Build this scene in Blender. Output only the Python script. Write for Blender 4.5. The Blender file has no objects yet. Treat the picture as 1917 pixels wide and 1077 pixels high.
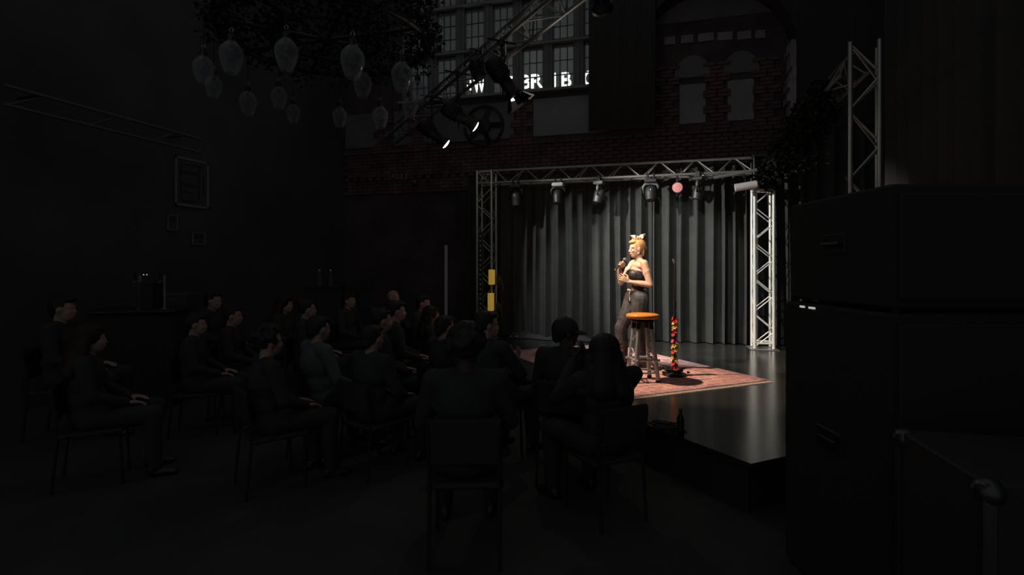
import bpy, bmesh, math, random
from mathutils import Vector, Matrix, Euler

random.seed(7)
S = bpy.context.scene
COL = S.collection
PI = math.pi

# ------------------------------------------------------------------ camera
EYE = 1.65
YAW = math.radians(15.6)
CY, SY = math.cos(YAW), math.sin(YAW)
F = 1000.0
cam_d = bpy.data.cameras.new('camera')
cam_d.sensor_width = 36.0
cam_d.lens = 36.0 * F / 1917.0
cam_d.shift_y = -40.5 / 1917.0
cam_d.clip_start = 0.05
cam = bpy.data.objects.new('camera', cam_d)
COL.objects.link(cam)
cam.location = (0, 0, EYE)
cam.rotation_euler = (PI / 2, 0, YAW)
S.camera = cam

S.view_settings.view_transform = 'Standard'
S.view_settings.look = 'None'
S.view_settings.exposure = 0.0
S.view_settings.gamma = 1.0
S.view_settings.use_curve_mapping = False
S.cycles.use_denoising = True
S.cycles.max_bounces = 6
S.cycles.sample_clamp_indirect = 3.0

# ------------------------------------------------------------------ dim house ambience
AMB = 0.09
w = bpy.data.worlds.new('world')
S.world = w
w.use_nodes = True
bg = w.node_tree.nodes['Background']
bg.inputs['Color'].default_value = (0.96, 1.0, 1.0, 1)
bg.inputs['Strength'].default_value = AMB


def C2W(cx, cy, z):
    """distances to the right of / ahead of the viewing point -> hall coordinates"""
    return Vector((CY * cx - SY * cy, SY * cx + CY * cy, z))


def AT(px, py, t):
    a = (px - 958.5) / F
    return C2W(a * t, t, EYE + (498 - py) / F * t)


def ON_Y(px, py, Y):
    a = (px - 958.5) / F
    return AT(px, py, Y / (SY * a + CY))


def ON_Z(px, py, Z):
    return AT(px, py, (Z - EYE) / ((498 - py) / F))


STAGE = 0.35
N = (0.888, 0.46)     # across the front lighting truss
D = (-0.46, 0.888)    # along it


def TR(dist, s, z):
    return C2W(N[0] * dist + D[0] * s, N[1] * dist + D[1] * s, z)


PERF = C2W(1.575, 6.75, STAGE)


# ---- spotlights (the lamps of the front truss) : (s along truss, energy, colour, cone, aim)
def spot_light(loc, aim, energy, color, cone, blend=0.35, size=0.05):
    d = bpy.data.lights.new('spot_beam', 'SPOT')
    d.energy = energy
    d.color = color
    d.spot_size = math.radians(cone)
    d.spot_blend = blend
    d.shadow_soft_size = size
    o = bpy.data.objects.new('spot_beam', d)
    COL.objects.link(o)
    o.location = loc
    o.rotation_euler = (Vector(aim) - Vector(loc)).to_track_quat('-Z', 'Y').to_euler()
    return o


WARM = (1.0, 0.70, 0.48)
NEUT = (1.0, 0.96, 0.88)
COOL = (0.95, 1.0, 0.96)
LAMPS = [  # s, lens height, aim point, energy, colour, cone degrees
    (5.45, 3.60, PERF + Vector((0.15, -0.15, 0.95)), 640, WARM, 60),
    (6.62, 3.53, Vector((1.1, 9.2, 1.15)), 780, NEUT, 60),
    (7.74, 3.52, Vector((-0.2, 9.4, 0.85)), 190, COOL, 64),
    (3.81, 3.90, Vector((-0.3, 9.3, 0.95)), 300, COOL, 46),
]
LENS = []
for (s, z, aim, en, colr, cone) in LAMPS:
    p = TR(2.87, s, z)
    v = (aim - p).normalized()
    LENS.append((p, v))
    spot_light(p + v * 0.03, aim, en, colr, cone)
# point light added before the first lens to brighten the near tower
spill = bpy.data.lights.new('added_point_light', 'POINT')
spill.energy = 7
spill.color = (1.0, 0.95, 0.8)
spill.shadow_soft_size = 0.04
so0 = bpy.data.objects.new('added_point_light', spill)
COL.objects.link(so0)
so0.location = LENS[0][0] + LENS[0][1] * 0.16
# small red lamp of the back truss lighting its lower chords and the bricks
RED_AT = Vector((-0.35, 9.75, 3.55))
rl = bpy.data.lights.new('red_lamp_light', 'POINT')
rl.energy = 0.4
rl.color = (1.0, 0.30, 0.24)
rl.shadow_soft_size = 0.06
ro = bpy.data.objects.new('red_lamp_light', rl)
COL.objects.link(ro)
ro.location = RED_AT


# ------------------------------------------------------------------ materials
def mat(name, col, rough=0.6, metal=0.0, spec=0.5, emit=None, es=0.0, var=0.0, vscale=8.0, bump=0.0, bscale=40.0, sheen=0.0):
    m = bpy.data.materials.new(name)
    m.use_nodes = True
    nt = m.node_tree
    b = nt.nodes['Principled BSDF']
    b.inputs['Base Color'].default_value = (*col, 1)
    b.inputs['Roughness'].default_value = rough
    b.inputs['Metallic'].default_value = metal
    b.inputs['Specular IOR Level'].default_value = spec
    if sheen:
        b.inputs['Sheen Weight'].default_value = sheen
    if emit:
        b.inputs['Emission Color'].default_value = (*emit, 1)
        b.inputs['Emission Strength'].default_value = es
    tc = None
    if var or bump:
        tc = nt.nodes.new('ShaderNodeTexCoord')
    if var:
        n = nt.nodes.new('ShaderNodeTexNoise')
        n.inputs['Scale'].default_value = vscale
        n.inputs['Detail'].default_value = 5
        nt.links.new(tc.outputs['Object'], n.inputs['Vector'])
        r = nt.nodes.new('ShaderNodeValToRGB')
        r.color_ramp.elements[0].position = 0.3
        r.color_ramp.elements[1].position = 0.7
        r.color_ramp.elements[0].color = (*[max(0, c * (1 - var)) for c in col], 1)
        r.color_ramp.elements[1].color = (*[min(1, c * (1 + var)) for c in col], 1)
        nt.links.new(n.outputs['Fac'], r.inputs['Fac'])
        nt.links.new(r.outputs['Color'], b.inputs['Base Color'])
    if bump:
        n2 = nt.nodes.new('ShaderNodeTexNoise')
        n2.inputs['Scale'].default_value = bscale
        nt.links.new(tc.outputs['Object'], n2.inputs['Vector'])
        bp = nt.nodes.new('ShaderNodeBump')
        bp.inputs['Strength'].default_value = bump
        bp.inputs['Distance'].default_value = 0.01
        nt.links.new(n2.outputs['Fac'], bp.inputs['Height'])
        nt.links.new(bp.outputs['Normal'], b.inputs['Normal'])
    return m


M = {}
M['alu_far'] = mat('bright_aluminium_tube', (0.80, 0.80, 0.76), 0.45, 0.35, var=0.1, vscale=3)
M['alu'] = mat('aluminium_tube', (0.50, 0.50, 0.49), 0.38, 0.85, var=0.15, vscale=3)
M['alu_dark'] = mat('dark_metal_tube', (0.12, 0.12, 0.12), 0.6, 0.5)  # darker tube colour for the left truss
M['alu_dull'] = mat('dull_aluminium', (0.30, 0.30, 0.30), 0.5, 0.7, var=0.2, vscale=3)
M['black_metal'] = mat('black_metal', (0.020, 0.021, 0.021), 0.5, 0.2)
M['dark_plastic'] = mat('dark_plastic', (0.020, 0.020, 0.022), 0.45)
M['grey_plastic'] = mat('grey_plastic', (0.10, 0.105, 0.105), 0.5)
M['pale_plastic'] = mat('pale_plastic', (0.55, 0.53, 0.50), 0.5)
M['floor'] = mat('black_hall_floor', (0.046, 0.047, 0.046), 0.8, spec=0.4, var=0.15, vscale=2)
M['stage'] = mat('black_glossy_stage_floor', (0.030, 0.031, 0.031), 0.2, spec=0.62, var=0.25, vscale=1.6, bump=0.05, bscale=3)
M['stage_front'] = mat('stage_front_black', (0.030, 0.030, 0.030), 0.8, spec=0.4)
M['curtain'] = mat('black_curtain_cloth', (0.048, 0.051, 0.050), 0.92, spec=0.15, sheen=0.05, var=0.12, vscale=5)
M['drape'] = mat('black_drape_cloth', (0.050, 0.051, 0.051), 0.95, spec=0.3)
M['brick'] = mat('dark_red_brick', (0.128, 0.074, 0.080), 0.85, spec=0.3, var=0.45, vscale=3.5)
M['brick_b'] = mat('brown_brick', (0.105, 0.072, 0.080), 0.85, spec=0.3, var=0.45, vscale=3.5)
M['mortar'] = mat('mortar_wall', (0.085, 0.064, 0.070), 0.95, spec=0.2, var=0.3, vscale=2)
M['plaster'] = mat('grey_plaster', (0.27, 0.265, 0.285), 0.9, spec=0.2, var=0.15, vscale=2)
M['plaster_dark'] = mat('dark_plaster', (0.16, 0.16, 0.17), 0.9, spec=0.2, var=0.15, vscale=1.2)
M['wall_left'] = mat('left_wall_paint', (0.072, 0.073, 0.080), 0.9, spec=0.25, var=0.2, vscale=0.8)
M['wall_right'] = mat('right_wall_plaster', (0.19, 0.15, 0.165), 0.9, spec=0.2, var=0.25, vscale=1.2)
M['arch'] = mat('black_arch_paint', (0.055, 0.048, 0.048), 0.9, spec=0.2)
M['jamb'] = mat('pale_jamb_plaster', (0.34, 0.30, 0.33), 0.9, spec=0.2, var=0.3, vscale=4)
M['frame'] = mat('grey_window_paint', (0.20, 0.205, 0.21), 0.7, var=0.15, vscale=3)
M['ledge'] = mat('pale_ledge_paint', (0.27, 0.275, 0.28), 0.7, var=0.2, vscale=3)
M['muntin'] = mat('dark_muntin_paint', (0.06, 0.063, 0.063), 0.6)
M['skin'] = mat('performer_skin', (0.60, 0.36, 0.25), 0.5, spec=0.35, var=0.06, vscale=20)
M['skin_b'] = mat('spectator_skin', (0.40, 0.26, 0.22), 0.6, spec=0.3)
M['skin_shaded'] = mat('shaded_spectator_skin', (0.08, 0.045, 0.04), 0.6, spec=0.3)  # darker copy of the spectator skin, backlit shade put into the colour
M['blond'] = mat('blond_hair', (0.52, 0.28, 0.10), 0.6, var=0.35, vscale=30, bump=0.4, bscale=60)
M['hair_dark'] = mat('dark_hair', (0.026, 0.025, 0.024), 0.6, spec=0.3, bump=0.3, bscale=60)
M['hair_brown'] = mat('brown_hair', (0.03, 0.02, 0.015), 0.6, spec=0.3, bump=0.3, bscale=60)
M['bow'] = mat('cream_bow', (0.80, 0.62, 0.52), 0.7)
M['top'] = mat('black_satin_top', (0.045, 0.038, 0.04), 0.45)
M['trousers'] = mat('charcoal_print_trousers', (0.060, 0.060, 0.066), 0.8, var=0.5, vscale=14)
M['shoe'] = mat('black_shoe', (0.02, 0.02, 0.02), 0.4)
M['lips'] = mat('lips', (0.45, 0.09, 0.08), 0.5)
M['eye'] = mat('eye_white', (0.6, 0.55, 0.5), 0.3)
M['iris'] = mat('iris', (0.03, 0.03, 0.03), 0.3)
M['shirt_black'] = mat('black_shirt', (0.036, 0.037, 0.037), 0.9, spec=0.4)
M['shirt_dark'] = mat('dark_grey_shirt', (0.045, 0.047, 0.047), 0.9, spec=0.2)
M['shirt_grey'] = mat('light_grey_shirt', (0.11, 0.12, 0.125), 0.9, spec=0.2)
M['jeans'] = mat('dark_jeans', (0.036, 0.037, 0.040), 0.9, spec=0.4)
M['chair'] = mat('dark_chair_plastic', (0.036, 0.036, 0.037), 0.8, spec=0.3)
M['cap'] = mat('black_cap_cloth', (0.045, 0.045, 0.045), 0.85, spec=0.3)
M['wood'] = mat('orange_stool_wood', (0.78, 0.30, 0.045), 0.35, var=0.2, vscale=6)
M['stool_metal'] = mat('grey_stool_tube', (0.44, 0.50, 0.53), 0.4, 0.4)
M['leaf'] = mat('dark_ivy_leaf', (0.012, 0.016, 0.012), 0.7, spec=0.3, var=0.4, vscale=5)
M['leaf_b'] = mat('pale_leaf', (0.16, 0.16, 0.14), 0.7, spec=0.3)  # paler leaves mixed in at random
M['speaker'] = mat('black_speaker_paint', (0.030, 0.031, 0.030), 0.85, spec=0.25, bump=0.3, bscale=150)
M['door_lit'] = mat('lit_door_flap', (0.012, 0.012, 0.011), 0.7, spec=0.1)  # lighter door copy, lamplight on the flap put into the colour
M['door_unlit'] = mat('unlit_door_flap', (0.002, 0.002, 0.002), 0.9, spec=0.02)  # near-black door copy, keeps the remaining flaps looking unlit
M['grille'] = mat('black_grille', (0.030, 0.030, 0.030), 0.8, 0.1)
M['lens_hot'] = mat('lit_lens', (0.9, 0.85, 0.7), 0.3, emit=(1.0, 0.93, 0.62), es=9)
M['lens_pink'] = mat('pink_lens', (0.5, 0.2, 0.2), 0.4, emit=(0.50, 0.19, 0.18), es=0.5)
M['yellow'] = mat('yellow_tube', (0.70, 0.48, 0.08), 0.5, emit=(0.72, 0.46, 0.06), es=0.30)
M['white_glow'] = mat('white_glow', (0.8, 0.8, 0.8), 0.4, emit=(0.9, 0.95, 0.9), es=0.45)  # weak white emission for the bars on the cabinet seam
M['dim_led'] = mat('dim_led', (0.2, 0.25, 0.22), 0.4, emit=(0.6, 0.8, 0.65), es=0.035)
M['dot_led'] = mat('dot_led', (0.8, 0.8, 0.8), 0.4, emit=(1, 0.95, 0.8), es=0.6)
M['sign'] = mat('lit_sign_letter', (0.9, 0.9, 0.85), 0.5, emit=(0.90, 0.95, 0.84), es=9.0)
M['red_f'] = mat('red_flower', (0.60, 0.03, 0.04), 0.6)
M['pink_f'] = mat('pink_flower', (0.75, 0.12, 0.22), 0.6)
M['yellow_f'] = mat('yellow_flower', (0.72, 0.55, 0.08), 0.6)
M['green_f'] = mat('green_leaf', (0.05, 0.10, 0.03), 0.6)
M['poster'] = mat('poster_paper', (0.065, 0.066, 0.070), 0.8, var=0.1, vscale=10)
M['poster_ink'] = mat('poster_ink', (0.030, 0.031, 0.033), 0.8)
M['binding'] = mat('pink_grey_binding', (0.50, 0.38, 0.42), 0.9)
M['fringe'] = mat('cream_fringe', (0.62, 0.55, 0.48), 0.9)
M['bottle'] = mat('dark_bottle_glass', (0.012, 0.013, 0.013), 0.15)
M['case'] = mat('flight_case_laminate', (0.026, 0.026, 0.026), 0.7, bump=0.1)
M['case_metal'] = mat('case_corner_metal', (0.10, 0.10, 0.10), 0.4, 0.8)
M['beam'] = mat('roof_beam_steel', (0.02, 0.02, 0.02), 0.7)
M['desk'] = mat('grey_cabinet_paint', (0.060, 0.060, 0.068), 0.7)


def glass_mat():
    m = bpy.data.materials.new('lamp_glass')
    m.use_nodes = True
    nt = m.node_tree
    b = nt.nodes['Principled BSDF']
    out = nt.nodes['Material Output']
    b.inputs['Base Color'].default_value = (0.42, 0.43, 0.45, 1)
    b.inputs['Roughness'].default_value = 0.12
    b.inputs['Specular IOR Level'].default_value = 1.0
    tr = nt.nodes.new('ShaderNodeBsdfTransparent')
    tr.inputs['Color'].default_value = (0.93, 0.94, 0.95, 1)
    lw = nt.nodes.new('ShaderNodeLayerWeight')
    lw.inputs['Blend'].default_value = 0.22
    mr = nt.nodes.new('ShaderNodeMapRange')
    mr.inputs['To Min'].default_value = 0.05
    mr.inputs['To Max'].default_value = 0.75
    mx = nt.nodes.new('ShaderNodeMixShader')
    nt.links.new(lw.outputs['Facing'], mr.inputs['Value'])
    nt.links.new(mr.outputs['Result'], mx.inputs['Fac'])
    nt.links.new(tr.outputs['BSDF'], mx.inputs[1])
    nt.links.new(b.outputs['BSDF'], mx.inputs[2])
    nt.links.new(mx.outputs['Shader'], out.inputs['Surface'])
    return m


def pane_mat():
    m = bpy.data.materials.new('dusty_window_glass')
    m.use_nodes = True
    nt = m.node_tree
    b = nt.nodes['Principled BSDF']
    out = nt.nodes['Material Output']
    b.inputs['Base Color'].default_value = (0.09, 0.095, 0.10, 1)
    b.inputs['Roughness'].default_value = 0.3
    tl = nt.nodes.new('ShaderNodeBsdfTranslucent')
    tl.inputs['Color'].default_value = (0.22, 0.23, 0.24, 1)
    tr = nt.nodes.new('ShaderNodeBsdfTransparent')
    tr.inputs['Color'].default_value = (0.9, 0.92, 0.93, 1)
    n = nt.nodes.new('ShaderNodeTexNoise')
    n.inputs['Scale'].default_value = 2.0
    tc = nt.nodes.new('ShaderNodeTexCoord')
    nt.links.new(tc.outputs['Object'], n.inputs['Vector'])
    mr = nt.nodes.new('ShaderNodeMapRange')
    mr.inputs['To Min'].default_value = 0.50
    mr.inputs['To Max'].default_value = 0.64
    m1 = nt.nodes.new('ShaderNodeMixShader')
    m1.inputs['Fac'].default_value = 0.4
    m2 = nt.nodes.new('ShaderNodeMixShader')
    nt.links.new(n.outputs['Fac'], mr.inputs['Value'])
    nt.links.new(b.outputs['BSDF'], m1.inputs[1])
    nt.links.new(tl.outputs['BSDF'], m1.inputs[2])
    nt.links.new(mr.outputs['Result'], m2.inputs['Fac'])
    nt.links.new(tr.outputs['BSDF'], m2.inputs[1])
    nt.links.new(m1.outputs['Shader'], m2.inputs[2])
    nt.links.new(m2.outputs['Shader'], out.inputs['Surface'])
    return m


M['glass'] = glass_mat()
M['pane'] = pane_mat()


def rug_mat(L, Wd):
    """pattern from object coordinates: nested borders, lattice field, medallion"""
    m = bpy.data.materials.new('faded_red_carpet')
    m.use_nodes = True
    nt = m.node_tree
    b = nt.nodes['Principled BSDF']
    b.inputs['Roughness'].default_value = 0.95
    b.inputs['Specular IOR Level'].default_value = 0.1
    tc = nt.nodes.new('ShaderNodeTexCoord')
    sep = nt.nodes.new('ShaderNodeSeparateXYZ')
    nt.links.new(tc.outputs['Object'], sep.inputs[0])

    def math_(op, a, b_=None, c=None):
        n = nt.nodes.new('ShaderNodeMath')
        n.operation = op
        for i, v in enumerate((a, b_, c)):
            if v is None:
                continue
            if isinstance(v, (int, float)):
                n.inputs[i].default_value = v
            else:
                nt.links.new(v, n.inputs[i])
        return n.outputs[0]
    ax = math_('ABSOLUTE', sep.outputs['X'])
    ay = math_('ABSOLUTE', sep.outputs['Y'])
    dx = math_('SUBTRACT', L / 2, ax)
    dy = math_('SUBTRACT', Wd / 2, ay)
    d = math_('MINIMUM', dx, dy)
    ramp = nt.nodes.new('ShaderNodeValToRGB')
    ramp.color_ramp.interpolation = 'CONSTANT'
    e = ramp.color_ramp.elements
    e[0].position = 0.0
    e[0].color = (0.50, 0.30, 0.38, 1)
    e[1].position = 0.08
    e[1].color = (0.72, 0.52, 0.48, 1)
    for p, c in [(0.13, (0.42, 0.22, 0.27)), (0.17, (0.68, 0.40, 0.38)), (0.60, (0.46, 0.25, 0.28)), (0.66, (0.74, 0.54, 0.50)), (0.72, (0.68, 0.42, 0.41))]:
        el = e.new(p)
        el.color = (*c, 1)
    nt.links.new(math_('MULTIPLY', d, 1 / 0.55), ramp.inputs['Fac'])
    vo = nt.nodes.new('ShaderNodeTexVoronoi')
    vo.inputs['Scale'].default_value = 9
    vo.inputs['Randomness'].default_value = 0.35
    nt.links.new(tc.outputs['Object'], vo.inputs['Vector'])
    vr = nt.nodes.new('ShaderNodeValToRGB')
    vr.color_ramp.interpolation = 'CONSTANT'
    vr.color_ramp.elements[0].color = (0.9, 0.72, 0.66, 1)
    vr.color_ramp.elements[1].position = 0.22
    vr.color_ramp.elements[1].color = (0.60, 0.48, 0.58, 1)
    el = vr.color_ramp.elements.new(0.32)
    el.color = (1, 1, 1, 1)
    nt.links.new(vo.outputs['Distance'], vr.inputs['Fac'])
    mx = nt.nodes.new('ShaderNodeMix')
    mx.data_type = 'RGBA'
    mx.blend_type = 'MULTIPLY'
    mx.inputs['Factor'].default_value = 0.75
    nt.links.new(ramp.outputs['Color'], mx.inputs['A'])
    nt.links.new(vr.outputs['Color'], mx.inputs['B'])
    no = nt.nodes.new('ShaderNodeTexNoise')
    no.inputs['Scale'].default_value = 5
    no.inputs['Detail'].default_value = 6
    nt.links.new(tc.outputs['Object'], no.inputs['Vector'])
    nr = nt.nodes.new('ShaderNodeValToRGB')
    nr.color_ramp.elements[0].position = 0.3
    nr.color_ramp.elements[0].color = (0.74, 0.72, 0.74, 1)
    nr.color_ramp.elements[1].position = 0.75
    nr.color_ramp.elements[1].color = (1.35, 1.35, 1.3, 1)
    nt.links.new(no.outputs['Fac'], nr.inputs['Fac'])
    m2 = nt.nodes.new('ShaderNodeMix')
    m2.data_type = 'RGBA'
    m2.blend_type = 'MULTIPLY'
    m2.inputs['Factor'].default_value = 1
    nt.links.new(mx.outputs['Result'], m2.inputs['A'])
    nt.links.new(nr.outputs['Color'], m2.inputs['B'])
    nt.links.new(m2.outputs['Result'], b.inputs['Base Color'])
    return m


# ------------------------------------------------------------------ helpers
def tag(o, label=None, cat=None, group=None, kind=None):
    if label:
        o['label'] = label
    if cat:
        o['category'] = cat
    if group:
        o['group'] = group
    if kind:
        o['kind'] = kind
    return o


def empty(name, loc=(0, 0, 0), rz=0.0, label=None, cat=None, group=None, kind=None, parent=None):
    o = bpy.data.objects.new(name, None)
    COL.objects.link(o)
    o.empty_display_size = 0.1
    o.location = loc
    o.rotation_euler = (0, 0, rz)
    if parent:
        o.parent = parent
    return tag(o, label, cat, group, kind)


def link(name, me, material=None, parent=None, mx=None, smooth=None):
    o = bpy.data.objects.new(name, me)
    COL.objects.link(o)
    if material is not None:
        if not me.materials:
            me.materials.append(material)
        elif me.materials[0] is not material:
            o.material_slots[0].link = 'OBJECT'
            o.material_slots[0].material = material
    if parent:
        o.parent = parent
    if mx is not None:
        o.matrix_local = mx
    return o


class MB:
    def __init__(self):
        self.v, self.f, self.s = [], [], []

    def add(self, vs, fs, smooth=False):
        n = len(self.v)
        self.v += [tuple(p) for p in vs]
        self.f += [tuple(i + n for i in f) for f in fs]
        self.s += [smooth] * len(fs)
        return self

    def box(self, c, d, rot=None, bev=0.0):
        hx, hy, hz = d[0] / 2, d[1] / 2, d[2] / 2
        R = rot.to_matrix() if isinstance(rot, Euler) else (rot or Matrix.Identity(3))
        c = Vector(c)
        if bev <= 0:
            pts = [(x, y, z) for z in (-hz, hz) for (x, y) in ((-hx, -hy), (hx, -hy), (hx, hy), (-hx, hy))]
            fs = [(3, 2, 1, 0), (4, 5, 6, 7), (0, 1, 5, 4), (1, 2, 6, 5), (2, 3, 7, 6), (3, 0, 4, 7)]
        else:
            b = min(bev, hx * .9, hy * .9, hz * .9)
            pts = []
            for z, ins in ((-hz, b), (-hz + b, 0), (hz - b, 0), (hz, b)):
                for (sx, sy) in ((-1, -1), (1, -1), (1, 1), (-1, 1)):
                    X, Y = hx - ins, hy - ins
                    pts += [(sx * X, sy * (Y - b), z), (sx * (X - b), sy * Y, z)] if sx * sy > 0 else [(sx * (X - b), sy * Y, z), (sx * X, sy * (Y - b), z)]
            fs = [tuple(range(7, -1, -1)), tuple(range(24, 32))]
            for k in range(3):
                for i in range(8):
                    j = (i + 1) % 8
                    fs.append((k * 8 + i, k * 8 + j, k * 8 + 8 + j, k * 8 + 8 + i))
        return self.add([R @ Vector(p) + c for p in pts], fs)

    def tube(self, p, q, r1, r2=None, n=10, cap=True):
        p, q = Vector(p), Vector(q)
        r2 = r1 if r2 is None else r2
        d = q - p
        R = d.to_track_quat('Z', 'Y').to_matrix()
        vs = []
        for (c, r) in ((p, r1), (q, r2)):
            for i in range(n):
                a = 2 * PI * i / n
                vs.append(c + R @ Vector((r * math.cos(a), r * math.sin(a), 0)))
        self.add(vs, [(i, (i + 1) % n, n + (i + 1) % n, n + i) for i in range(n)], True)
        if cap:
            self.add(vs, [tuple(range(n - 1, -1, -1)), tuple(range(n, 2 * n))])
        return self

    def path(self, pts, r, n=6):
        pts = [Vector(p) for p in pts]
        vs, fs = [], []
        for k, p in enumerate(pts):
            d = (pts[min(k + 1, len(pts) - 1)] - pts[max(k - 1, 0)])
            R = d.to_track_quat('Z', 'Y').to_matrix()
            rr = r[k] if isinstance(r, (list, tuple)) else r
            for i in range(n):
                a = 2 * PI * i / n
                vs.append(p + R @ Vector((rr * math.cos(a), rr * math.sin(a), 0)))
            if k:
                for i in range(n):
                    fs.append(((k - 1) * n + i, (k - 1) * n + (i + 1) % n, k * n + (i + 1) % n, k * n + i))
        self.add(vs, fs, True)
        self.add(vs, [tuple(range(n - 1, -1, -1)), tuple(range(len(vs) - n, len(vs)))])
        return self

    def lathe(self, prof, c=(0, 0, 0), n=20, R=None):
        """prof: list of (radius, z)"""
        c = Vector(c)
        R = R or Matrix.Identity(3)
        vs, fs = [], []
        for k, (r, z) in enumerate(prof):
            for i in range(n):
                a = 2 * PI * i / n
                vs.append(c + R @ Vector((r * math.cos(a), r * math.sin(a), z)))
            if k:
                for i in range(n):
                    fs.append(((k - 1) * n + i, (k - 1) * n + (i + 1) % n, k * n + (i + 1) % n, k * n + i))
        return self.add(vs, fs, True)

    def ell(self, c, r, R=None, nu=14, nv=9):
        c = Vector(c)
        R = R or Matrix.Identity(3)
        vs = [c + R @ Vector((0, 0, r[2]))]
        for j in range(1, nv):
            t = PI * j / nv
            for i in range(nu):
                a = 2 * PI * i / nu
                vs.append(c + R @ Vector((r[0] * math.sin(t) * math.cos(a), r[1] * math.sin(t) * math.sin(a), r[2] * math.cos(t))))
        vs.append(c - R @ Vector((0, 0, r[2])))
        fs = [(0, 1 + i, 1 + (i + 1) % nu) for i in range(nu)]
        for j in range(nv - 2):
            for i in range(nu):
                a, b = 1 + j * nu + i, 1 + j * nu + (i + 1) % nu
                fs.append((a, a + nu, b + nu, b))
        L = len(vs) - 1
        fs += [(L, L - nu + (i + 1) % nu, L - nu + i) for i in range(nu)]
        return self.add(vs, fs, True)

    def cap(self, p, q, r1, r2=None, n=12):
        """tapered capsule"""
        r2 = r1 if r2 is None else r2
        self.tube(p, q, r1, r2, n)
        self.ell(p, (r1,) * 3, nu=n, nv=8)
        self.ell(q, (r2,) * 3, nu=n, nv=8)
        return self

    def prism(self, pts, ex):
        """polygon pts (3D, planar) extruded by vector ex"""
        pts = [Vector(p) for p in pts]
        ex = Vector(ex)
        n = len(pts)
        vs = pts + [p + ex for p in pts]
        fs = [tuple(range(n - 1, -1, -1)), tuple(range(n, 2 * n))]
        fs += [(i, (i + 1) % n, n + (i + 1) % n, n + i) for i in range(n)]
        return self.add(vs, fs)

    def mesh(self, name):
        me = bpy.data.meshes.new(name)
        me.from_pydata(self.v, [], self.f)
        me.polygons.foreach_set('use_smooth', self.s)
        me.update()
        return me

    def build(self, name, material, parent=None, fix=False):
        me = self.mesh(name)
        if fix:
            bm = bmesh.new()
            bm.from_mesh(me)
            bmesh.ops.recalc_face_normals(bm, faces=bm.faces)
            bm.to_mesh(me)
            bm.free()
        return link(name, me, material, parent)


def remesh(mb, voxel, smooth=3, cuts=()):
    """union of overlapping volumes as one continuous skin; cuts = [(point, outward normal)] remove what lies beyond"""
    me = mb.mesh('tmp')
    o = bpy.data.objects.new('tmp', me)
    COL.objects.link(o)
    r = o.modifiers.new('r', 'REMESH')
    r.mode = 'VOXEL'
    r.voxel_size = voxel
    r.use_smooth_shade = True
    s = o.modifiers.new('s', 'SMOOTH')
    s.factor = 0.5
    s.iterations = smooth
    dg = bpy.context.evaluated_depsgraph_get()
    dg.update()
    out = bpy.data.meshes.new_from_object(o.evaluated_get(dg))
    bpy.data.objects.remove(o)
    bpy.data.meshes.remove(me)
    if cuts:
        bm = bmesh.new()
        bm.from_mesh(out)
        for (p, n) in cuts:
            bmesh.ops.bisect_plane(bm, geom=bm.verts[:] + bm.edges[:] + bm.faces[:], plane_co=p, plane_no=n, clear_outer=True)
        bm.to_mesh(out)
        bm.free()
    out.polygons.foreach_set('use_smooth', [True] * len(out.polygons))
    out.materials.clear()
    return out


def align(p, q):
    p, q = Vector(p), Vector(q)
    d = q - p
    return Matrix.Translation(p) @ d.to_track_quat('Z', 'Y').to_matrix().to_4x4()


# ------------------------------------------------------------------ trusses
BR = {}


def unit_tube(r, L, n=8):
    k = (round(r, 4), round(L, 3), n)
    if k not in BR:
        BR[k] = MB().tube((0, 0, 0), (0, 0, L), r, n=n).mesh('tube')
    return BR[k]


def truss(root, P0, P1, offs, seg, m, cr=0.024, br=0.010, closed=True):
    """offs: chord offsets; every chord and every brace is its own part"""
    P0, P1 = Vector(P0), Vector(P1)
    L = (P1 - P0).length
    d = (P1 - P0) / L
    inv = root.matrix_basis.inverted()
    for o in offs:
        link('chord', unit_tube(cr, L, 12), m, root, inv @ align(P0 + o, P1 + o))
    nseg = max(1, round(L / seg))
    st = L / nseg
    k = len(offs)
    pairs = [(i, (i + 1) % k) for i in range(k if closed else k - 1)]
    for fi, (i, j) in enumerate(pairs):
        for s in range(nseg):
            a, b = (i, j) if (s + fi // 2) % 2 == 0 else (j, i)
            p = P0 + d * (s * st + 0.02) + offs[a]
            q = P0 + d * ((s + 1) * st - 0.02) + offs[b]
            link('brace', unit_tube(br, (q - p).length), m, root, inv @ align(p, q))
    return root


def box_offs(s, a=Vector((1, 0, 0)), b=Vector((0, 1, 0))):
    h = s / 2
    return [a * -h + b * -h, a * h + b * -h, a * h + b * h, a * -h + b * h]


# ================================================================== SETTING
WY = 10.8
LX = -7.0
RX = 3.6


def struct(name, mb, m, fix=True):
    return tag(mb.build(name, m, fix=fix), kind='structure')


struct('floor', MB().box((-1.7, 5.3, -0.05), (11, 13.4, 0.1)), M['floor'])
struct('wall_left', MB().box((LX - 0.15, 5.3, 4.3), (0.3, 13.4, 8.6)), M['wall_left'])
struct('wall_right', MB().box((RX + 0.15, 5.8, 4.3), (0.3, 14.4, 8.6)), M['wall_right'])
# open roof: steel beams above the frame of the photograph
for i, y in enumerate((1.2, 4.4, 7.6, 10.5)):
    struct('trim_%d' % (i + 1), MB().box((-1.7, y, 8.5), (10.7, 0.16, 0.03)).box((-1.7, y, 8.35), (10.7, 0.02, 0.3)).box((-1.7, y, 8.2), (10.7, 0.16, 0.03)), M['beam'])

# back wall: mortar core behind bricks and plaster, with an opening for the window band
wb = MB()
WIN_L, WIN_R = -5.55, -0.95
WIN_B, WIN_T = 5.24, 8.2


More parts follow.
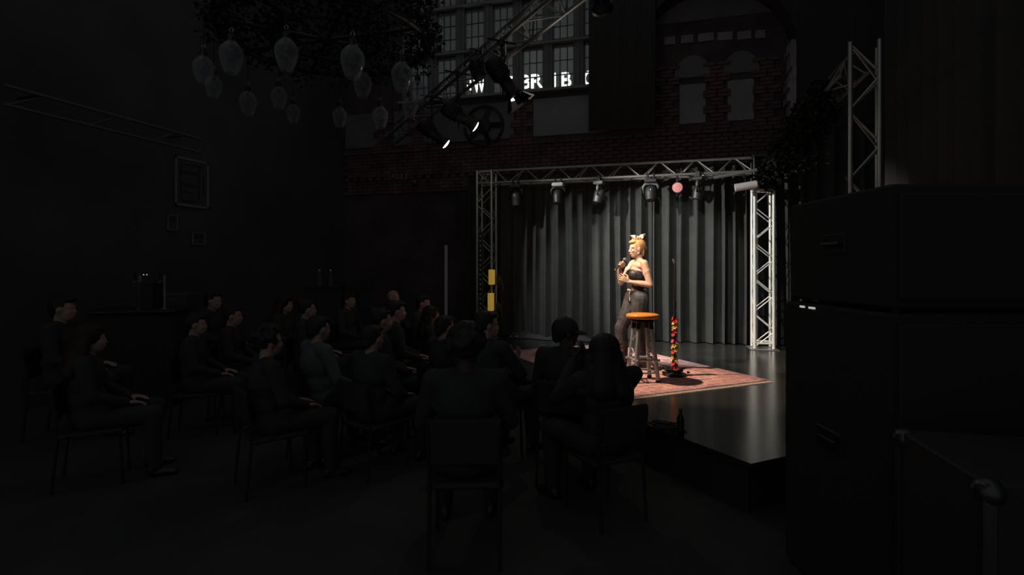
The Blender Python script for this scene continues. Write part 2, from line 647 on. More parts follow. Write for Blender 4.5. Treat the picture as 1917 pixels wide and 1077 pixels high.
def wbox(mb, x0, x1, z0, z1, y0=WY, y1=WY + 0.3):
    mb.box(((x0 + x1) / 2, (y0 + y1) / 2, (z0 + z1) / 2), (x1 - x0, y1 - y0, z1 - z0))


wbox(wb, LX, RX, 0, WIN_B)
wbox(wb, LX, WIN_L, WIN_B, 8.6)
wbox(wb, WIN_R, RX, WIN_B, 8.6)
wbox(wb, WIN_L, WIN_R, WIN_T, 8.6)
wall = struct('wall_back', wb, M['mortar'])

# ---- plaster fields on the back wall
plist = []


def panel(pts, name='plaster_panel', m=None, th=0.025):
    mb = MB().prism([(x, WY, z) for x, z in pts], (0, -th, 0))
    return mb.build(name, m or M['plaster'], wall, fix=True)


def XZ(px, py):
    p = ON_Y(px, py, WY)
    return p.x, p.z


BAND_T = 4.28        # top of the brick band
def rect(x0, x1, z0, z1):
    return [(x0, z0), (x1, z0), (x1, z1), (x0, z1)]


# fields under the window
X_p = [XZ(700, 250)[0], XZ(784, 250)[0], XZ(872, 250)[0], XZ(963, 250)[0], XZ(992, 250)[0], -1.0]
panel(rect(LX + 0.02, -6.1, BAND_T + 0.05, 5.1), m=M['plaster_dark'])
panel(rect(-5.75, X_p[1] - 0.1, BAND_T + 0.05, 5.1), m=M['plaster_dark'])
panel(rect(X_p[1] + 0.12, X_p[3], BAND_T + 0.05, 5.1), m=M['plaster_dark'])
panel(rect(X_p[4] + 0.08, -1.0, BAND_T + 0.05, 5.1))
# blind arcade at the right
arc = []
AX = []
for (l, r, zt) in ((1272, 1321, 158), (1362, 1411, 150)):
    x0, z0 = XZ(l, 238)
    x1, z1 = XZ(r, 238)
    zt_ = XZ((l + r) / 2, zt)[1]
    AX.append((x0, x1))
    panel(rect(x0, x1, BAND_T + 0.1, zt_))
    # lunette above
    xc, hw = (x0 + x1) / 2, (x1 - x0) / 2 + 0.1
    zb = zt_ + 0.13
    pts = [(xc + hw * math.cos(a) * (1.0), zb + 0.42 * math.sin(a)) for a in [PI * k / 12 for k in range(13)]]
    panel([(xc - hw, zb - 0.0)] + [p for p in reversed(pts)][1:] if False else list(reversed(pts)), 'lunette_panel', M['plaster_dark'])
for (l, r, y) in ((1243, 1264, 78), (1275, 1298, 75), (1307, 1336, 72), (1343, 1371, 70), (1380, 1406, 68), (1414, 1432, 66)):
    x0, z0 = XZ(l, y + 7)
    x1, z1 = XZ(r, y - 7)
    panel(rect(x0, x1, z0, z0 + 0.15), 'frieze_panel')
x0, z0 = XZ(1228, 48)
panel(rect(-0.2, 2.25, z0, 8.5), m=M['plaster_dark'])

# ---- bricks: every readable brick its own object
bw, bh, bd = 0.235, 0.064, 0.05
brick_me = [MB().box((0, 0, 0), (bw, bd, bh), bev=0.006).mesh('brick') for _ in range(1)]
half_me = MB().box((0, 0, 0), (0.11, bd, bh), bev=0.006).mesh('half_brick')
spots = []


def brick_at(x, z, half=False, proud=0.0):
    spots.append((x, z, half, proud))


zz = 3.30
row = 0
while zz < BAND_T - 0.02:
    off = 0.125 if row % 2 else 0
    proud = 0.03 if row in (5, 12) else 0.0
    if row == 4:
        x = -6.9
        while x < 2.2:
            brick_at(x, zz, True, 0.03)      # dentil course
            x += 0.2
    else:
        x = -6.9 + off
        while x < 2.25:
            brick_at(x, zz, False, proud)
            x += 0.25
    zz += 0.075
    row += 1
band_top = zz - 0.0375
# toothed piers between the plaster fields
piers = [(-6.0, 5.1), (X_p[1], 5.15), ((X_p[3] + X_p[4]) / 2, 5.15), (AX[0][0] - 0.24, 5.5), ((AX[0][1] + AX[1][0]) / 2, 5.5), (AX[1][1] + 0.22, 5.5)]
for (xc, ztop) in piers:
    z = band_top + 0.04
    r = 0
    while z < ztop:
        if r % 4 < 2:
            brick_at(xc - 0.125, z, False, 0.012)
            brick_at(xc + 0.125, z, False, 0.012)
        else:
            brick_at(xc, z, False, 0.012)
        z += 0.075
        r += 1


def vis_key(s):
    p = Vector((s[0], WY, s[1]))
    return -(p.x) if p.x < 2.3 else 9


spots.sort(key=vis_key)
rest = MB()
for i, (x, z, half, proud) in enumerate(spots):
    y = WY - bd / 2 + 0.012 - proud - random.uniform(0, 0.008)
    if i < 300:
        o = link('brick', half_me if half else brick_me[0], None, wall, Matrix.Translation((x, y, z)) @ Matrix.Rotation(random.uniform(-.01, .01), 4, 'Y'))
        if not o.data.materials:
            o.data.materials.append(M['brick'])
        o.material_slots[0].link = 'OBJECT'
        o.material_slots[0].material = M['brick'] if random.random() < 0.6 else M['brick_b']
    else:
        rest.box((x, y, z), (0.11 if half else bw, bd, bh))
ro_ = rest.build('brickwork', M['brick'], wall)
ro_['kind'] = 'stuff'

# ---- arch surround framing the right bay
ar = MB()
ax1 = 2.30
R = 1.4
zs = EYE + 3.79
yA0, yA1 = 10.28, 10.80
pts = [(RX, 0.4), (ax1, 0.4), (ax1, zs)]
for k in range(1, 15):
    a = PI * k / 14
    pts.append((ax1 - R + R * math.cos(a), zs + R * math.sin(a)))
pts += [(ax1 - 2 * R - 0.25, zs), (ax1 - 2 * R - 0.25, 8.6), (RX, 8.6)]
n = len(pts)
# build as strips so the concave outline stays clean
for i in range(2, n - 4):
    (xa, za), (xb, zb_) = pts[i], pts[i + 1]
    ar.prism([(xa, yA0, za), (xb, yA0, zb_), (xb, yA0, 8.6), (xa, yA0, 8.6)], (0, yA1 - yA0 - 0.01, 0))
ar.box(((RX + ax1) / 2, (yA0 + yA1) / 2, 4.3), (RX - ax1, yA1 - yA0 - 0.02, 8.6))
struct('trim_5', ar, M['arch'])
# pale worn plaster strip along the jamb of the arch
jb = MB()
zc = 4.2
while zc < zs + 0.15:
    wj = random.uniform(0.06, 0.14)
    jb.box((ax1 - 0.01 - wj / 2, yA0 + 0.30, zc + 0.06), (wj, 0.40, 0.12))
    zc += 0.12
tag(jb.build('trim_6', M['jamb'], fix=True), kind='structure')

# ---- window band: a grid of wooden windows, ledges, piers
bay0, pitch, ow = -2.80, 0.643, 0.45
rows = [(5.30, 6.18), (6.30, 7.16), (7.28, 8.14)]
ledges = MB()
lg = tag(ledges.box(((WIN_L + WIN_R) / 2, WY - 0.06, 5.25), (WIN_R - WIN_L + 0.1, 0.16, 0.05)).build('trim_7', M['ledge']), kind='structure')
for i, z in enumerate((6.24, 7.22)):
    tag(MB().box(((WIN_L + WIN_R) / 2, WY - 0.03, z), (WIN_R - WIN_L, 0.10, 0.045)).build('trim_%d' % (8 + i), M['ledge']), kind='structure')
    tag(MB().box(((WIN_L + WIN_R) / 2, WY + 0.10, z), (WIN_R - WIN_L, 0.10, 0.12)).build('trim_%d' % (10 + i), M['muntin']), kind='structure')
xs = [bay0 + k * pitch for k in range(-4, 3)]
posts = MB()
edges_ = [WIN_L] + [v for x in xs for v in (x, x + ow)] + [WIN_R]
for i in range(0, len(edges_), 2):
    a, b = edges_[i], edges_[i + 1]
    tag(MB().box(((a + b) / 2, WY + 0.06, (WIN_B + WIN_T) / 2 + 0.02), (max(0.05, b - a), 0.12, WIN_T - WIN_B - 0.02))
        .box(((a + b) / 2, WY - 0.015, (WIN_B + WIN_T) / 2 + 0.02), (0.05, 0.03, WIN_T - WIN_B - 0.1)).build('trim_%d' % (12 + i // 2), M['frame']), kind='structure')
pane_w, pane_h = ow / 3, 0.29
wn = 1
pane_me = {}
for (z0, z1) in rows:
    for x0 in xs:
        root = empty('window_%d' % wn, (x0 + ow / 2, WY + 0.08, z0), kind='structure')
        wn += 1
        H = z1 - z0
        f = MB()
        f.box((0, 0, 0.02), (ow, 0.06, 0.04)).box((0, 0, H - 0.02), (ow, 0.06, 0.04))
        f.box((-ow / 2 + 0.012, 0, H / 2), (0.024, 0.06, H)).box((ow / 2 - 0.012, 0, H / 2), (0.024, 0.06, H))
        f.build('window_frame', M['frame'], root)
        for k in (1, 2):
            x = -ow / 2 + ow * k / 3
            z = H * k / 3
            MB().box((x, -0.005, H / 2), (0.016, 0.03, H - 0.08)).build('muntin', M['muntin'], root)
            MB().box((0, 0.003, z), (ow - 0.05, 0.028, 0.016)).build('muntin', M['muntin'], root)
        key = round(H, 2)
        if key not in pane_me:
            pane_me[key] = MB().box((0, 0, 0), (ow / 3 - 0.016, 0.004, H / 3 - 0.016)).mesh('pane')
            pane_me[key].materials.append(M['pane'])
        for i in range(3):
            for j in range(3):
                link('pane', pane_me[key], None, root, Matrix.Translation((-ow / 2 + ow * (i + 0.5) / 3, 0.0, H * (j + 0.5) / 3)))

# ---- illuminated sign letters outside, seen through the lowest windows
sign = empty('illuminated_sign', (-3.0, 11.85, 5.0), label='glowing white block letters seen outside through the lowest row of windows', cat='sign')
MB().box((0.0, 0.06, 0.14), (5.6, 0.03, 0.05)).box((0.0, 0.06, 0.36), (5.6, 0.03, 0.03)).build('sign_rail', M['black_metal'], sign)
MB().box((-2.5, 0.08, -2.4), (0.1, 0.06, 5.2)).box((2.5, 0.08, -2.4), (0.1, 0.06, 5.2)).build('sign_post', M['black_metal'], sign)


def letter(ch, px0, px1, yb, yt):
    a = ON_Y(px0, yb, 11.85)
    b = ON_Y(px1, yt, 11.85)
    cu = bpy.data.curves.new('letter', 'FONT')
    cu.body = ch
    cu.extrude = 0.02
    cu.offset = 0.012
    cu.size = 1
    o = bpy.data.objects.new('letter', cu)
    COL.objects.link(o)
    dg = bpy.context.evaluated_depsgraph_get()
    me = bpy.data.meshes.new_from_object(o.evaluated_get(dg))
    bpy.data.objects.remove(o)
    vx = [v.co.x for v in me.vertices]
    vy = [v.co.y for v in me.vertices]
    sx = (b.x - a.x) / (max(vx) - min(vx))
    sy = (b.z - a.z) / (max(vy) - min(vy))
    for v in me.vertices:
        x = a.x + (v.co.x - min(vx)) * sx
        z = a.z + (v.co.y - min(vy)) * sy
        v.co = Vector((x, 11.85 + (0.02 - v.co.z), z)) - Vector(sign.location)
    me.materials.clear()
    return link('sign_letter', me, M['sign'], sign)


letter('N', 866, 882, 170, 150)
letter('W', 886, 907, 173, 147)
letter('E', 948, 963, 168, 142)
letter('B', 975, 992, 166, 139)
letter('R', 994, 1016, 165, 137)
letter('I', 1034, 1040, 164, 136)
letter('B', 1051, 1069, 163, 134)
letter('E', 1076, 1092, 161, 132)
letter('C', 1093, 1110, 160, 131)

# black banner hanging on the back wall
b0, b1 = ON_Y(1102, 252, 10.2), ON_Y(1227, 243, 10.2)
t = empty('hanging_banner', ((b0.x + b1.x) / 2, 10.2, 0), label='tall black cloth banner hanging in front of the brick wall beside the windows', cat='banner')
bwid = b1.x - b0.x
mb = MB()
for i in range(24):
    xa, xb = -bwid / 2 + bwid * i / 24, -bwid / 2 + bwid * (i + 1) / 24
    ya, yb = 0.012 * math.sin(i * 1.1), 0.012 * math.sin((i + 1) * 1.1)
    mb.add([(xa, ya, 4.22), (xb, yb, 4.22), (xb, yb, 8.2), (xa, ya, 8.2)], [(0, 1, 2, 3)], True)
o = mb.build('banner_cloth', M['drape'], t)
so = o.modifiers.new('thick', 'SOLIDIFY')
so.thickness = 0.006
MB().tube((-bwid / 2, 0, 4.22), (bwid / 2, 0, 4.22), 0.012).build('bottom_batten', M['black_metal'], t)
MB().tube((-bwid / 2 - 0.05, 0, 8.2), (bwid / 2 + 0.05, 0, 8.2), 0.02).build('top_batten', M['black_metal'], t)

# round ventilator on the plaster under the windows
p = ON_Y(905, 236, WY - 0.06)
t = empty('wall_fan', p, label='round black ventilator on the wall between the hanging spotlights', cat='fan')
RX90 = Matrix.Rotation(PI / 2, 3, 'X')
MB().lathe([(0.40, 0.03), (0.43, 0.03), (0.45, 0.0), (0.45, -0.05), (0.40, -0.05), (0.40, 0.03)], R=RX90, n=40).build('rim', M['arch'], t)
MB().lathe([(0.001, 0.04), (0.14, 0.04), (0.16, 0.02), (0.16, -0.05)], R=RX90, n=28).build('hub', M['black_metal'], t)
for k in range(5):
    a = 2 * PI * k / 5
    c = Vector((math.cos(a), 0, math.sin(a)))
    MB().box(c * 0.27, (0.24, 0.012, 0.12), Euler((0.4, -a, 0))).build('blade', M['black_metal'], t)

# ================================================================== STAGE
st_pts = [(0.568, 3.80), (3.35, 6.17), (3.35, 10.25), (-3.8, 10.25), (-3.8, 8.37)]
t = empty('stage_platform', (0.568, 5.8, 0), label='low black stage with a glossy floor and one corner towards the audience', cat='stage')
off = Vector((0.568, 5.8, 0))
MB().prism([Vector((x, y, STAGE - 0.03)) - off for x, y in st_pts], (0, 0, 0.03)).build('stage_floor', M['stage'], t, fix=True)
ins = []
cx = sum(p[0] for p in st_pts) / 5
cyy = sum(p[1] for p in st_pts) / 5
MB().prism([Vector((cx + (x - cx) * 0.985, cyy + (y - cyy) * 0.985, 0)) - off for x, y in st_pts], (0, 0, STAGE - 0.03)).build('stage_skirt', M['stage_front'], t, fix=True)

# rug
rc = [C2W(2.87, 6.05, STAGE), C2W(1.61, 8.87, STAGE), C2W(-0.12, 8.0, STAGE), C2W(1.14, 5.18, STAGE)]
ctr = sum(rc, Vector()) / 4
ux = (rc[1] - rc[0]).normalized()
RL, RW = (rc[1] - rc[0]).length, (rc[3] - rc[0]).length
rz = math.atan2(ux.y, ux.x)
rug = empty('patterned_rug', (ctr.x, ctr.y, STAGE), rz, label='faded red and pink oriental rug lying under the stool and microphone stand', cat='rug')
mb = MB()
nx, ny = 36, 24
vs, fs = [], []
for j in range(ny + 1):
    for i in range(nx + 1):
        x, y = -RL / 2 + RL * i / nx, -RW / 2 + RW * j / ny
        vs.append((x, y, 0.010 + 0.003 * math.sin(x * 5 + y * 3) * math.sin(y * 4)))
for j in range(ny):
    for i in range(nx):
        a = j * (nx + 1) + i
        fs.append((a, a + 1, a + nx + 2, a + nx + 1))
mb.add(vs, fs, True)
o = mb.build('rug_field', rug_mat(RL, RW), rug)
so = o.modifiers.new('thick', 'SOLIDIFY')
so.thickness = 0.008
so.offset = -1
for sx in (-1, 1):
    fr = MB()
    k = 0
    y = -RW / 2
    while y < RW / 2:
        fr.box((sx * (RL / 2 + 0.03), y, 0.005), (0.06, 0.008, 0.005), Euler((0, 0, random.uniform(-.25, .25))))
        y += 0.016
    f_ = fr.build('fringe', M['fringe'], rug)
    f_['kind'] = 'stuff'
# pale bound edges along the long sides
for sy in (-1, 1):
    MB().box((0, sy * (RW / 2 - 0.006), 0.009), (RL, 0.016, 0.012)).build('binding', M['binding'], rug)

# ------------------------------------------------------------------ curtain
cur = empty('stage_curtain', (0, 9.5, STAGE), label='heavy black pleated backdrop curtain hanging behind the stage', cat='curtain')


def curtain_panel(x0, x1, ztop, seed, parent, m, y=0.0, amp=0.105, zb=0.012):
    rnd = random.Random(seed)
    # irregular pleats
    xs_, x = [], x0
    ph, cols = 0.0, []
    n_ = int((x1 - x0) / 0.012)
    k = []
    wl = 0.24
    phase = rnd.uniform(0, 6)
    am = 1.0
    for i in range(n_ + 1):
        x = x0 + (x1 - x0) * i / n_
        if i % 14 == 0:
            wl = rnd.uniform(0.15, 0.30)
            am = rnd.uniform(0.55, 1.15)
        phase += 2 * PI * 0.012 / wl
        k.append((x, phase, am))
    # smooth amplitude
    sm = []
    for i in range(len(k)):
        seg_ = k[max(0, i - 8):i + 9]
        sm.append(sum(q[2] for q in seg_) / len(seg_))
    nz = 14
    vs, fs = [], []
    for j in range(nz + 1):
        tz = j / nz
        z = zb + (ztop - zb) * tz
        A = amp * (1.0 - 0.35 * tz)
        for i, (x, phs, _) in enumerate(k):
            w_ = 0.22 * math.sin(z * 1.3 + x * 2.1)
            s = math.sin(phs + w_)
            s = 1 - 2 * abs((1 - s) / 2) ** 1.8      # broad rounded fronts, narrow deep gaps
            vs.append((x + 0.034 * math.cos(phs + w_) * sm[i], y - A * sm[i] * s, z))
    m_ = len(k)
    for j in range(nz):
        for i in range(m_ - 1):
            a = j * m_ + i
            fs.append((a, a + 1, a + m_ + 1, a + m_))
    o = MB().add(vs, fs, True).build('curtain_panel', m, parent)
    return o


cx_ = [-3.45, -2.35, -1.3, -0.15, 1.0, 2.0]
for i in range(5):
    curtain_panel(cx_[i] - 0.03, cx_[i + 1] + 0.03, 2.98, 11 + i, cur, M['curtain'], y=0.02 * (i % 2))
curtain_panel(1.97, 3.3, 3.5, 31, cur, M['curtain'], y=0.03)
MB().tube((-3.5, 0.0, 3.0), (2.0, 0.0, 3.0), 0.02).tube((1.9, 0.05, 3.52), (3.4, 0.05, 3.52), 0.02).build('curtain_rail', M['black_metal'], cur)
# cloth lying in folds at the foot of the curtain, left
mb = MB()
vs, fs = [], []
for j in range(9):
    for i in range(61):
        x = -2.62 + 1.5 * i / 60
        q = j / 8
        vs.append((x, -0.05 - 0.28 * q - 0.05 * math.sin(x * 9), 0.09 * (1 - q) ** 2 * (0.6 + 0.4 * math.sin(x * 7)) + 0.012 + 0.012 * math.sin(x * 23 + j) * (1 - q)))
for j in range(8):
    for i in range(60):
        a = j * 61 + i
        fs.append((a, a + 1, a + 62, a + 61))
mb.add(vs, fs, True).build('curtain_hem', M['curtain'], cur)

# drape added along the right wall so that side stays black
sd = empty('added_dark_drape', (3.2, 0, 0), label='dark drape added to blacken the right side wall behind the loudspeakers', cat='curtain')
vs, fs = [], []
for j in range(2):
    for i in range(181):
        y = -1.0 + 10.0 * i / 180
        vs.append((0.05 * math.sin(i * 0.9), y, 0.02 if j == 0 else 8.0))
for i in range(180):
    fs.append((i, i + 1, i + 182, i + 181))
# stand on the stage where the stage runs underneath
vs = [(v[0], v[1], (STAGE + 0.01 if (v[1] > 5.9 and v[2] < 1) else v[2])) for v in vs]
MB().add(vs, fs, True).build('drape_cloth', M['drape'], sd)
MB().tube((0, -1, 8.02), (0, 9, 8.02), 0.02).build('drape_rail', M['black_metal'], sd)

# ------------------------------------------------------------------ stage trusses
TH = 3.32


def tower(name_label, X, Y, z0, z1, m, seg=0.29, s=0.27, cat='truss'):
    r = empty('truss_tower', (X, Y, z0), label=name_label, cat=cat)
    truss(r, (X, Y, z0 + 0.02), (X, Y, z1), box_offs(s), seg, m, br=0.009)
    MB().box((0, 0, 0.006), (0.42, 0.42, 0.012), bev=0.004).build('base_plate', M['alu'], r)
    MB().box((0, 0.0, 0.10), (s, s, 0.02)).build('end_frame', M['alu'], r) if False else None
    for dx, dy in ((-1, -1), (1, -1), (1, 1), (-1, 1)):
        pass
    for (a, b) in (((-1, -1), (1, -1)), ((1, -1), (1, 1)), ((1, 1), (-1, 1)), ((-1, 1), (-1, -1))):
        h = s / 2
        p = Vector((a[0] * h, a[1] * h, 0.10))
        q = Vector((b[0] * h, b[1] * h, 0.10))
        link('end_bar', unit_tube(0.016, (q - p).length), m, r, align(p, q))
        p.z = q.z = z1 - z0 - 0.03
        link('end_bar', unit_tube(0.016, (q - p).length), m, r, align(p, q))
    return r


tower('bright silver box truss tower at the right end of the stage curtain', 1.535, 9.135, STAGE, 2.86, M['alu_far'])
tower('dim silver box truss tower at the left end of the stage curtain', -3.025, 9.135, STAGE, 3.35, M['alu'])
# black corner block on top of the right tower
cb = empty('corner_block', (1.535, 9.135, 2.86), label='black corner block joining the right tower to the cross truss', cat='truss')
MB().box((0, 0, 0.02), (0.34, 0.34, 0.04), bev=0.01).box((0, 0, 0.50), (0.34, 0.34, 0.04), bev=0.01).build('plate', M['black_metal'], cb)
for sx in (-1, 1):
    for sy in (-1, 1):
        MB().tube((sx * 0.14, sy * 0.14, 0.03), (sx * 0.14, sy * 0.14, 0.5), 0.022).build('corner_post', M['black_metal'], cb)

ct = empty('cross_truss', (-0.75, 9.135, 3.12), label='silver triangular truss spanning the top of the stage curtain', cat='truss')
tri = [Vector((0, -0.135, 0)), Vector((0, 0.135, 0)), Vector((0, 0, 0.235))]
truss(ct, (-3.16, 9.135, 3.12), (1.40, 9.135, 3.12), tri, 0.285, M['alu_dull'], cr=0.022)

nt_ = empty('truss_tower', (2.065, 6.545, STAGE), label='nearer silver truss tower standing behind the loudspeaker stack', cat='truss')
truss(nt_, (2.065, 6.545, STAGE + 0.02), (2.065, 6.545, 4.02), [Vector((-.135, -.135, 0)), Vector((.135, -.135, 0)), Vector((.20, .12, 0))], 0.36, M['alu'], br=0.013)
MB().box((0, 0, 0.006), (0.42, 0.42, 0.012), bev=0.004).build('base_plate', M['alu'], nt_)

sdt = empty('side_truss', (2.06, 8.0, 3.6), label='silver truss running from the nearer tower towards the stage corner', cat='truss')
triY = [Vector((-0.135, 0, 0)), Vector((0.135, 0, 0)), Vector((0, 0, 0.25))]
truss(sdt, (2.06, 6.75, 3.78), (2.06, 10.2, 3.78), triY, 0.29, M['alu_dull'], cr=0.022)
for y in (6.75, 10.1):
    p = Vector((2.06, y, 4.02)) - Vector(sdt.location)
    link('hanging_cable', unit_tube(0.006, 4.14), M['black_metal'], sdt, Matrix.Translation(p))

ft = empty('front_truss', TR(2.87, 6, 4.25), label='long dark triangular truss crossing above the audience and carrying the spotlights', cat='truss')
nW = (TR(1, 0, 0) - TR(0, 0, 0))
nW.z = 0
triF = [nW * 0.15, nW * -0.15, Vector((0, 0, 0.26))]
truss(ft, TR(2.87, 1.2, 4.25), TR(2.87, 11.2, 4.25), triF, 0.34, M['alu_dull'], cr=0.025, br=0.011)
for s in (2.0, 5.0, 8.6, 10.9):
    p = TR(2.87, s, 4.51) - Vector(ft.location)
    link('hanging_cable', unit_tube(0.007, 3.75), M['black_metal'], ft, Matrix.Translation(p))

lt = empty('left_truss', (-6.6, 5.2, 3.4), label='thin dark truss along the left wall above the poster', cat='truss')
triL = [Vector((0, 0, -0.10)), Vector((0, 0, 0.10))]
truss(lt, (-6.62, 3.95, 3.44), (-6.62, 6.45, 3.44), triL, 0.40, M['alu_dark'], cr=0.02, br=0.009, closed=False)
for y in (4.3, 6.2):
    MB().tube((-0.02, y - 5.2, 0.14), (-0.375, y - 5.2, 0.14), 0.015).build('wall_bracket', M['black_metal'], lt)

# ------------------------------------------------------------------ spotlights on the front truss
def spotlight(pos, v, label, r=0.095, L=0.50, hang_z=4.23, lit=True, barn=True):
    """pos: lens centre, v: aim"""
    root = empty('spotlight', (pos.x, pos.y, pos.z), label=label, cat='spotlight', group='spotlights hanging from the front truss')
    Rm = v.to_track_quat('Z', 'Y').to_matrix()
    b = MB()
    b.lathe([(0.001, -L), (r * 0.9, -L), (r * 1.15, -L + 0.05), (r * 1.15, -L * 0.52), (r * 0.8, -L * 0.46), (r * 0.8, -0.06), (r, -0.05), (r, 0.0), (r * 0.86, 0.0), (r * 0.86, -0.012), (0.001, -0.012)], R=Rm, n=24)
    for k in range(5):
        b.lathe([(r * 1.15, -L + 0.07 + k * 0.035), (r * 1.24, -L + 0.075 + k * 0.035), (r * 1.24, -L + 0.085 + k * 0.035), (r * 1.15, -L + 0.09 + k * 0.035)], R=Rm, n=24)
    b.build('housing', M['black_metal'], root)
    MB().lathe([(0.001, 0.026), (r * 0.4, 0.022), (r * 0.7, 0.012), (r * 0.84, -0.004)], R=Rm, n=24).build('lens', M['lens_hot'] if lit else M['glass'], root)
    # yoke around the middle, up to the clamp
    piv = Rm @ Vector((0, 0, -L * 0.55))
    side = v.cross(Vector((0, 0, 1))).normalized()
    top = Vector((piv.x, piv.y, hang_z - pos.z))
    y = MB()
    yw = r * 1.3
    y.path([piv + side * yw, piv + side * yw + Vector((0, 0, 0.22)), piv - side * yw + Vector((0, 0, 0.22)), piv - side * yw], 0.012, 8)
    y.tube(piv + Vector((0, 0, 0.22)), top, 0.012)
    y.build('yoke', M['black_metal'], root)
    MB().box(top + Vector((0, 0, -0.02)), (0.05, 0.06, 0.09), bev=0.008).build('clamp', M['black_metal'], root)
    if lit or L > 0.4:
        MB().tube(top + nW * 0.18 + Vector((0, 0, -0.005)), top - nW * 0.18 + Vector((0, 0, -0.005)), 0.012).build('hanger_bar', M['black_metal'], root)
    if barn:
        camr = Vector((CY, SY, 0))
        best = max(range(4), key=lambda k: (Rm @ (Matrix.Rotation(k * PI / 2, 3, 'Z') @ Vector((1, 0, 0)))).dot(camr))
        for k in range(4):
            a = k * PI / 2
            Rk = Matrix.Rotation(a, 3, 'Z')
            q = [Vector((r * 0.95, -r * 0.7, 0.0)), Vector((r * 0.95, r * 0.7, 0.0)), Vector((r * 1.75, r * 1.05, 0.11)), Vector((r * 1.75, -r * 1.05, 0.11))]
            q = [Rm @ (Rk @ p_) for p_ in q]
            nn = (q[1] - q[0]).cross(q[2] - q[0]).normalized() * 0.002
            MB().prism(q, nn).build('barn_door', M['door_lit'] if k == best else M['door_unlit'], root, fix=True)  # flap furthest to camera right is coloured as the lit one
    # loop of safety cable and plug dangling below
    pr = [piv + Vector((0, 0, -0.05)) + side * (0.02 * math.sin(u * 3)) + Vector((0.02 * u, 0.0, -0.16 * math.sin(u * PI))) for u in [k / 10 for k in range(11)]]
    MB().path(pr, 0.008, 6).build('safety_cable', M['black_metal'], root)
    return root


sl = ['black spotlight on the front truss, largest, in front of the lit windows',
      'black glowing spotlight on the front truss, middle one over the dark wall',
      'black glowing spotlight on the front truss, farthest and lowest of the row',
      'spotlight at the top edge in front of the black hanging banner']
for i, (p, v) in enumerate(LENS):
    spotlight(p, v, sl[i], barn=(i == 0), lit=(i < 3))
# an extra unlit can between the first two
pc = TR(2.72, 6.15, 4.02)
spotlight(pc, Vector((0.3, -0.2, -1)).normalized(), 'small unlit black spotlight can hung close under the front truss', r=0.075, L=0.26, lit=False, barn=False)

# ------------------------------------------------------------------ lights on the cross truss
def moving_head(px, label, body, basem, tilt=0.0, pan=0.0):
    X = ON_Y(px, 350, 9.0).x
    root = empty('moving_head_light', (X, 9.0, 3.12), pan, label=label, cat='stage light', group='moving lights under the cross truss')
    for sx in (-1, 1):
        MB().box((sx * 0.05, 0, -0.01), (0.03, 0.06, 0.09), bev=0.006).build('clamp', M['black_metal'], root)
    MB().box((0, 0, -0.085), (0.20, 0.17, 0.065), bev=0.015).build('base', basem, root)
    y = MB()
    y.path([(-0.115, 0, -0.30), (-0.12, 0, -0.18), (-0.09, 0, -0.135), (0, 0, -0.125), (0.09, 0, -0.135), (0.12, 0, -0.18), (0.115, 0, -0.30)], [0.02, 0.024, 0.024, 0.022, 0.024, 0.024, 0.02], 8)
    y.build('yoke', body, root)
    Rm = Matrix.Rotation(tilt, 3, 'X')
    c = Vector((0, 0, -0.27))
    h = MB()
    h.lathe([(0.001, 0.10), (0.05, 0.10), (0.085, 0.06), (0.09, -0.02), (0.075, -0.12), (0.08, -0.14), (0.065, -0.14), (0.06, -0.125), (0.001, -0.125)], c, 22, Rm)
    h.build('lamp_head', M['dark_plastic'], root)
    MB().lathe([(0.001, -0.13), (0.058, -0.127)], c, 20, Rm).build('lens', M['grey_plastic'], root)
    return root


moving_head(966, 'dark moving stage light at the left end of the cross truss', M['dark_plastic'], M['dark_plastic'], 0.2)
moving_head(1045, 'moving stage light with a white base box under the cross truss', M['dark_plastic'], M['pale_plastic'], -0.2)
moving_head(1122, 'moving stage light seen edge-on third along the cross truss', M['grey_plastic'], M['grey_plastic'], 0.3, 1.4)
mh = moving_head(1218, 'moving stage light with a grey round yoke above the performer', M['grey_plastic'], M['dark_plastic'], -0.25)
MB().ell((0.0, -0.092, -0.235), (0.008, 0.008, 0.008)).build('indicator_light', M['dot_led'], mh)
mh = moving_head(1308, 'dark moving stage light under the cross truss right of the pink lamp', M['grey_plastic'], M['dark_plastic'], 0.25, 1.3)
MB().ell((0.03, -0.06, -0.02), (0.012, 0.012, 0.012)).build('indicator_light', M['dot_led'], mh)
# pink par
X = ON_Y(1268, 352, 9.05).x
t = empty('par_light', (X, 9.05, 3.12), label='small round stage lamp with a dim pink glow under the cross truss', cat='stage light')
MB().box((0, 0, -0.01), (0.03, 0.06, 0.08), bev=0.006).build('clamp', M['black_metal'], t)
MB().tube((0, 0, -0.04), (0, 0, -0.12), 0.01).build('spigot', M['black_metal'], t)
Rp = Vector((-0.1, -1, -0.25)).to_track_quat('Z', 'Y').to_matrix()
MB().lathe([(0.001, -0.16), (0.05, -0.16), (0.075, -0.08), (0.09, 0.0), (0.083, 0.01)], (0, 0, -0.2), 24, Rp).build('housing', M['black_metal'], t)
MB().lathe([(0.001, 0.012), (0.05, 0.01), (0.082, 0.0)], (0, 0, -0.2), 24, Rp).build('lens', M['lens_pink'], t)
# red lamp behind the truss
t = empty('par_light', RED_AT, label='small red uplight hidden behind the top of the curtain', cat='stage light')
MB().lathe([(0.001, -0.17), (0.045, -0.17), (0.05, -0.10)], n=18).build('housing', M['black_metal'], t)
MB().tube((0, 0, -0.15), (0, -0.25, -0.42), 0.01).build('bracket', M['black_metal'], t)
